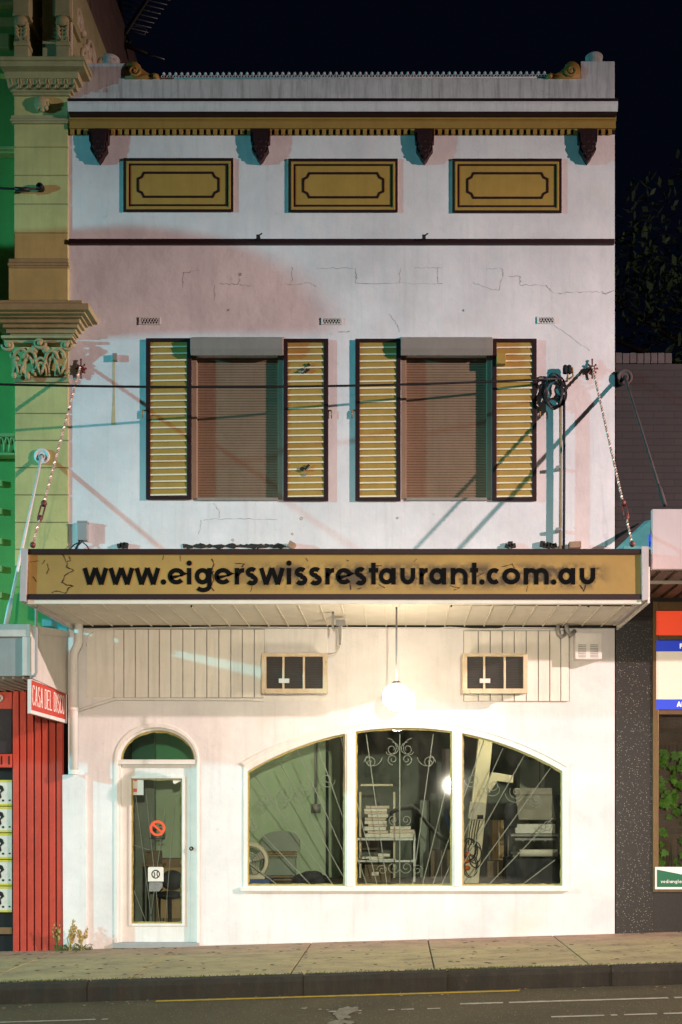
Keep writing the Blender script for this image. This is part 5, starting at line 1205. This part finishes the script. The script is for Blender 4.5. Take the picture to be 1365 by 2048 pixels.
for a, b, c, e_ in zip(cv, cv[1:], bk[1:], bk): mb.poly([a, b, c, e_])
bmesh.ops.remove_doubles(mb.bm, verts=mb.bm.verts, dist=.0005); o_ = mb.build('sheet', 'printgrey', t, recalc=False)
sm = o_.modifiers.new('thick', 'SOLIDIFY'); sm.thickness = .004
mb = MB(); mb.pbox(884, 1498, 906, 1568, -2.4, -2.43); tag(mb.build('hanging_notice', 'mauve'), 'dull mauve notice hanging in the dark at the right of the middle pane', 'notice')
mb = MB(); mb.plate(pp([(887, 1622), (892, 1622), (905, 1664), (899, 1666)], -1.4), [], 1.38, 1.42); tag(mb.build('blue_strap', 'bluebox'), 'short blue strap hanging in the dark behind the middle pane', 'strap')
# tilted cream post with arm, switch box, cables
dP = -.75
t = thing('cream_post', 'leaning cream post with a short arm behind the right pane', 'post', (X(945, dP), .8, zb))
mb = MB(); mb.plate(pp([(958, 1470), (987, 1470), (957, 1774), (926, 1774)], dP), [], -dP, -dP + .14); mb.build('column', 'creamcol', t, .006)
mb = MB(); mb.plate(pp([(984, 1544), (1028, 1551), (1027, 1566), (996, 1562), (978, 1588), (976, 1563)], dP), [], -dP + .02, -dP + .1); mb.build('arm', 'creamcol', t, .004)
t = thing('switch_box', 'grey green electric switch box on the leaning cream post', 'switch', (X(955, dP), .7, Z(1640, dP)))
mb = MB(); mb.plate(pp([(941, 1603), (973, 1606), (968, 1641), (936, 1637)], dP + .1), [], -dP - .1, -dP - .002); mb.build('case', 'acbody', t, .004)
mb = MB(); mb.lathe([(.014, 0), (.014, -.02)], P(947, 1620, dP + .1), 'y', 12); mb.pbox(955, 1630, 967, 1638, dP + .12, dP + .1); mb.build('knob', 'dark', t)
mb = MB(True); rr = random.Random(8)
for k in range(7):
    cx, cy = 945 + rr.uniform(-8, 8), 1705 + rr.uniform(-16, 30); mb.tube([P(cx + 13 * math.cos(a * PI / 8), cy + 22 * math.sin(a * PI / 8) + k, dP + .05 + rr.uniform(0, .02)) for a in range(16)], .006, 5, closed=True)
for k in range(4): mb.tube([P(945 + k * 5, 1640, dP + .07), P(940 + k * 5, 1665, dP + .08), P(938 + k * 5, 1690, dP + .07)], .005, 5)
tag(mb.build('cable_bundle', 'black'), 'tangle of black cables hanging on the leaning cream post', 'cable')
for k, (x, y) in enumerate(((936, 1708), (933, 1722), (935, 1736))):
    mb = MB(True); mb.ball(P(x, y, dP + .09), .034, 10, 7, 0, (1.1, .8, .9)); tag(mb.build('orange_plug', 'redorange'), ('upper', 'middle', 'lower')[k] + ' orange plug in the black cable tangle', 'plug', 'orange plugs on the cables')
# machine at the right
dM = -.8
t = thing('packing_machine', 'steel machine with hinged hood, drawer and white roll behind the right pane', 'machine', (X(1068, dM), 1.0, zb))
mb = MB(); mb.plate(pp([(1029, 1577), (1104, 1577), (1112, 1640), (1038, 1640)], dM), [], -dM, -dM + .12); mb.pbox(1030, 1576, 1105, 1590, dM + .01, dM - .1); mb.build('hood', 'steel', t, .006)
mb = MB(); mb.pbox(1031, 1648, 1111, 1667, dM + .03, dM - .3); mb.build('drawer', 'plastic', t, .004)
mb = MB(); mb.pbox(1022, 1668, 1118, 1673, dM + .04, dM - .3); mb.pbox(1030, 1676, 1112, 1681, dM + .04, dM); mb.build('rail', 'metal', t, .003)
for x in (1046, 1068, 1091): mb = MB(True); mb.ball(P(x, 1681, dM + .05), .014, 8, 6); mb.build('knob', 'galv', t)
mb = MB(True); mb.tube([P(1040, 1706, dM + .06), P(1115, 1706, dM + .06)], .042, 16); mb.build('paper_roll', 'paper', t)
mb = MB(True); mb.tube([P(1022, 1706, dM + .06), P(1122, 1706, dM + .06)], .016, 10); mb.tube([P(1017, 1672, dM + .06), P(1017, 1712, dM + .06)], .012, 8); mb.build('spindle', 'steel', t)
mb = MB(); mb.pbox(1012, 1717, 1124, 1768, dM, dM - .4); mb.pbox(1012, 1640, 1026, 1716, dM - .1, dM - .35); mb.pbox(1112, 1590, 1124, 1716, dM - .1, dM - .35); mb.build('cabinet', 'bag', t, .006)
t = thing('blue_canister', 'dull blue canister standing left of the steel machine', 'canister', (X(1020, -.95), .95, Z(1660, -.95))); mb = MB(True); mb.lathe([(.07, 0), (.075, .02), (.075, .24), (.05, .29), (.03, .30)], P(1022, 1655, -.72), 'z', 14); mb.build('body', 'bag', t)
for k, (x0, y0, x1, y1, dd_, m_, lab) in enumerate(((716, 1640, 760, 1700, -4.2, 'carton', 'dull carton standing in the dark behind the metal shelf'), (840, 1600, 880, 1760, -3.6, 'chair', 'tall grey green cupboard in the dark right of the metal shelf'), (862, 1700, 905, 1770, -2.2, 'carton', 'dull carton at the lower right of the middle pane'),
        (985, 1640, 1012, 1720, -2.6, 'lightbrown', 'brown carton between the leaning post and the steel machine'), (975, 1722, 1018, 1775, -2.3, 'carton', 'dark carton on the floor right of the leaning post'), (1040, 1520, 1120, 1580, -3.6, 'chair', 'dull grey green wall cupboard above the steel machine'))):
    mb = MB(); mb.pbox(x0, y0, x1, y1, dd_, dd_ - .4); c_ = tag(mb.build('cupboard' if 'cupboard' in lab else 'storage_carton', m_, bevel=.006), lab, 'cupboard' if 'cupboard' in lab else 'carton')
    mb = MB(); cx_ = (x0 + x1) / 2; mb.pbox(cx_ - 1.2, y0 + 1, cx_ + 1.2, y1 - 1, dd_ + .004, dd_ - .0005); mb.build('door_gap' if 'cupboard' in lab else 'packing_tape', 'dark' if 'cupboard' in lab else 'paper2', c_)
# behind the door
t = thing('timber_cabinet', 'brown timber cabinet seen through the lower door glass', 'cabinet', (X(340, -1.5), 1.7, 0)); mb = MB(); mb.box(X(312, -1.5), X(400, -1.5), 1.5, 1.9, 0, Z(1718, -1.5)); mb.build('body', 'wood', t, .005)
mb = MB(); mb.box(X(318, -1.5), X(395, -1.5), 1.48, 1.5, .1, Z(1735, -1.5)); mb.build('door_leaf', 'lightbrown', t, .005)
t = thing('carton', 'dark cardboard carton seen through the door glass', 'carton', (X(305, -1.3), 1.4, Z(1727, -1.3))); mb = MB(); mb.pbox(290, 1702, 318, 1727, -1.3, -1.5); mb.build('body', 'carton', t, .004)
t = thing('stool', 'dark stool carrying the cardboard carton behind the door', 'stool', (X(303, -1.3), 1.4, 0)); mb = MB(); mb.pbox(284, 1727.2, 324, 1733, -1.25, -1.55); mb.build('seat', 'wood', t, .004)
for (x, y) in ((288, 1.29), (320, 1.29), (288, 1.51), (320, 1.51)): mb = MB(); mb.tube([(X(x, -1.3), y, -.02), (X(x, -1.3), y, Z(1733.2, -1.3))], .014, 6); mb.build('leg', 'dark', t)
t = thing('dark_office_chair', 'dark office chair seen low behind the door glass', 'chair', (X(340, -.9), .9, 0)); mb = MB(True)
mb.ball(P(345, 1760, -.9), .14, 14, 10, 0, (1, .5, .85)); mb.build('backrest', 'bag', t)
mb = MB(True); mb.ball(P(340, 1790, -1.0), .17, 14, 8, 0, (1, 1, .3)); mb.build('seat', 'bag', t)
mb = MB(True); mb.tube([P(340, 1790, -1.0), (X(340, -1), 1.0, .05)], .025, 8)
for k in range(5): a = k * 2 * PI / 5; mb.tube([(X(340, -1), 1.0, .1), (X(340, -1) + .2 * math.cos(a), 1.0 + .2 * math.sin(a), .02)], .018, 6)
mb.build('base', 'dark', t)

for (lx, ly, lab) in ((-1.6, 1.1, 'added unseen ceiling light inside the shop above the green wall end'), (1.25, .40, 'added unseen ceiling light inside the shop above the leaning post')):  # lamps added out of view to lift the dark interior
    t = thing('added_ceiling_light', lab, 'lamp', (lx, ly, 2.7), 'added ceiling lights inside the shop')
    mb = MB(True); mb.lathe([(.16, 2.78), (.16, 2.74), (.02, 2.735)], (lx, ly, 0), 'z', 20); mb.build('base', 'plastic', t)
    mb = MB(True); mb.ball((lx, ly, 2.70), .13, 16, 10, 0, (1, 1, .4)); mb.build('diffuser', 'inlamp', t)

# =====================================================================  street lighting (lamps stand outside the frame, either side)
LW = Vector((15.6, -8.2, 7.3)); LC = Vector((-23.6, -8.2, 7.3))
def street_lamp(L, label, sgn):
    t = thing('street_lamp', label, 'street lamp', (L.x + .0, L.y - 1.2, -.2 + G(L.x)))
    b = Vector((L.x, L.y - 1.2, G(L.x) - .2))
    mb = MB(True); mb.tube([b, b + Vector((0, 0, 7.4)), Vector((L.x, L.y - 1.0, L.z + .5)), Vector((L.x, L.y - .3, L.z + .55))], [.09, .06, .05, .04], 10); mb.build('pole', 'lampmetal', t)
    mb = MB(); mb.box(L.x - .14, L.x + .14, L.y - .4, L.y + .3, L.z + .35, L.z + .5); mb.build('lamp_head', 'lampmetal', t, .03)
street_lamp(LW, 'warm street lamp on a steel pole further up the street', 1); street_lamp(LC, 'cool street lamp on a steel pole further down the street', -1)
def spot(name, L, aim, col, power, size, blend, rad):
    ld = bpy.data.lights.new(name, 'SPOT'); ld.energy = power; ld.color = col; ld.spot_size = math.radians(size); ld.spot_blend = blend; ld.shadow_soft_size = rad
    o = bpy.data.objects.new(name, ld); COL.objects.link(o); o.location = L; o.rotation_euler = (Vector(aim) - L).to_track_quat('-Z', 'Y').to_euler(); return o
spot('warm_street_light', LW, (-1.2, 0, 1.5), (1.0, 0.73, 0.71), 18400, 61, 1.0, .08)
spot('cool_street_light', LC, (-0.6, 0, 0.8), (0.13, 0.84, 1.0), 21000, 50, 1.0, .22)
spot('added_fill_light', Vector((1.5, -19, 2.25)), (-.7, 0, -1.5), (1.0, 0.87, 0.70), 10800, 48, 1.0, .10)  # fill added for the under-awning wall, placed at a lamp mirrored in the glass
def spill(name, L, col, power):
    ld = bpy.data.lights.new(name, 'POINT'); ld.energy = power; ld.color = col; ld.shadow_soft_size = .12
    o = bpy.data.objects.new(name, ld); COL.objects.link(o); o.location = L
spill('warm_street_spill', LW - Vector((0, 0, .05)), (1.0, 0.78, 0.72), 2200); spill('cool_street_spill', LC - Vector((0, 0, .05)), (0.4, 0.9, 1.0), 1500)
# added unseen plate, its outline traced back from the rounded shade on the facade
xq = -7.6
def back(px, py):
    w = P(px, py, 0); f = (w.x - xq) / (w.x - LC.x); q = w.lerp(LC, f); return (q.y, q.z)
shape = [(120, 462), (180, 456), (250, 451), (330, 457), (420, 474), (500, 500), (560, 530), (600, 558), (630, 590), (650, 625), (658, 668), (500, 668), (330, 670), (180, 676), (100, 680)]
t = thing('added_shadow_plate', 'added unseen round ended plate on the green wall, shaped to cast shade', 'sign', (xq, -.8, 5))
mb = MB(); pts = [back(*p) for p in shape]; pts = [(0.28, pts[0][1])] + pts + [(0.28, pts[-1][1])]
mb.plate(pts, [], xq - .04, xq + .04, plane='yz'); mb.build('panel', 'awn_w', t)
# lit tubes beyond the frame; both tubes of the right shop are added light
def tube_light(x0, x1, y, z, label):
    t = thing('tube_light', label, 'lamp', ((x0 + x1) / 2, y, z)); mb = MB(); mb.box(x0, x1, y - .05, y + .05, z, z + .04); mb.build('batten', 'white', t)
    mb = MB(True); mb.tube([(x0 + .03, y, z - .03), (x1 - .03, y, z - .03)], .018, 8); mb.build('tube', 'tube_lit', t)
tube_light(-5.7, -4.55, -.75, 2.64, 'lit fluorescent tube under the white awning'); tube_light(4.4, 5.4, -.6, zz - .08, 'added unseen tube under the pale awning, lighting the right shop'); tube_light(3.5, 4.7, .14, 2.05, 'added unseen tube brightening the ivy inside the window')

# =====================================================================  sky, camera, render settings
w = bpy.data.worlds.new('World'); sc.world = w; w.use_nodes = True
nt = w.node_tree; nt.nodes.clear(); wo = nt.nodes.new('ShaderNodeOutputWorld'); bg = nt.nodes.new('ShaderNodeBackground')
bg.inputs[0].default_value = (0.0010, 0.0015, 0.0042, 1); bg.inputs[1].default_value = 1.0
nt.links.new(bg.outputs[0], wo.inputs[0])
cam = bpy.data.cameras.new('camera'); co = bpy.data.objects.new('camera', cam); COL.objects.link(co)
co.location = (0, -DC, H); co.rotation_euler = (PI / 2, 0, 0)
cam.sensor_fit = 'VERTICAL'; cam.sensor_height = 36; cam.lens = 36 * S * DC / 2048
cam.shift_x = (682.5 - 800) / 2048; cam.shift_y = (1630 - 1024) / 2048; cam.clip_end = 500
sc.camera = co
sc.view_settings.view_transform = 'Standard'; sc.view_settings.look = 'None'; sc.view_settings.exposure = 0; sc.view_settings.gamma = 1
sc.cycles.use_denoising = True; sc.cycles.max_bounces = 8; sc.cycles.transparent_max_bounces = 12; sc.cycles.sample_clamp_indirect = 4
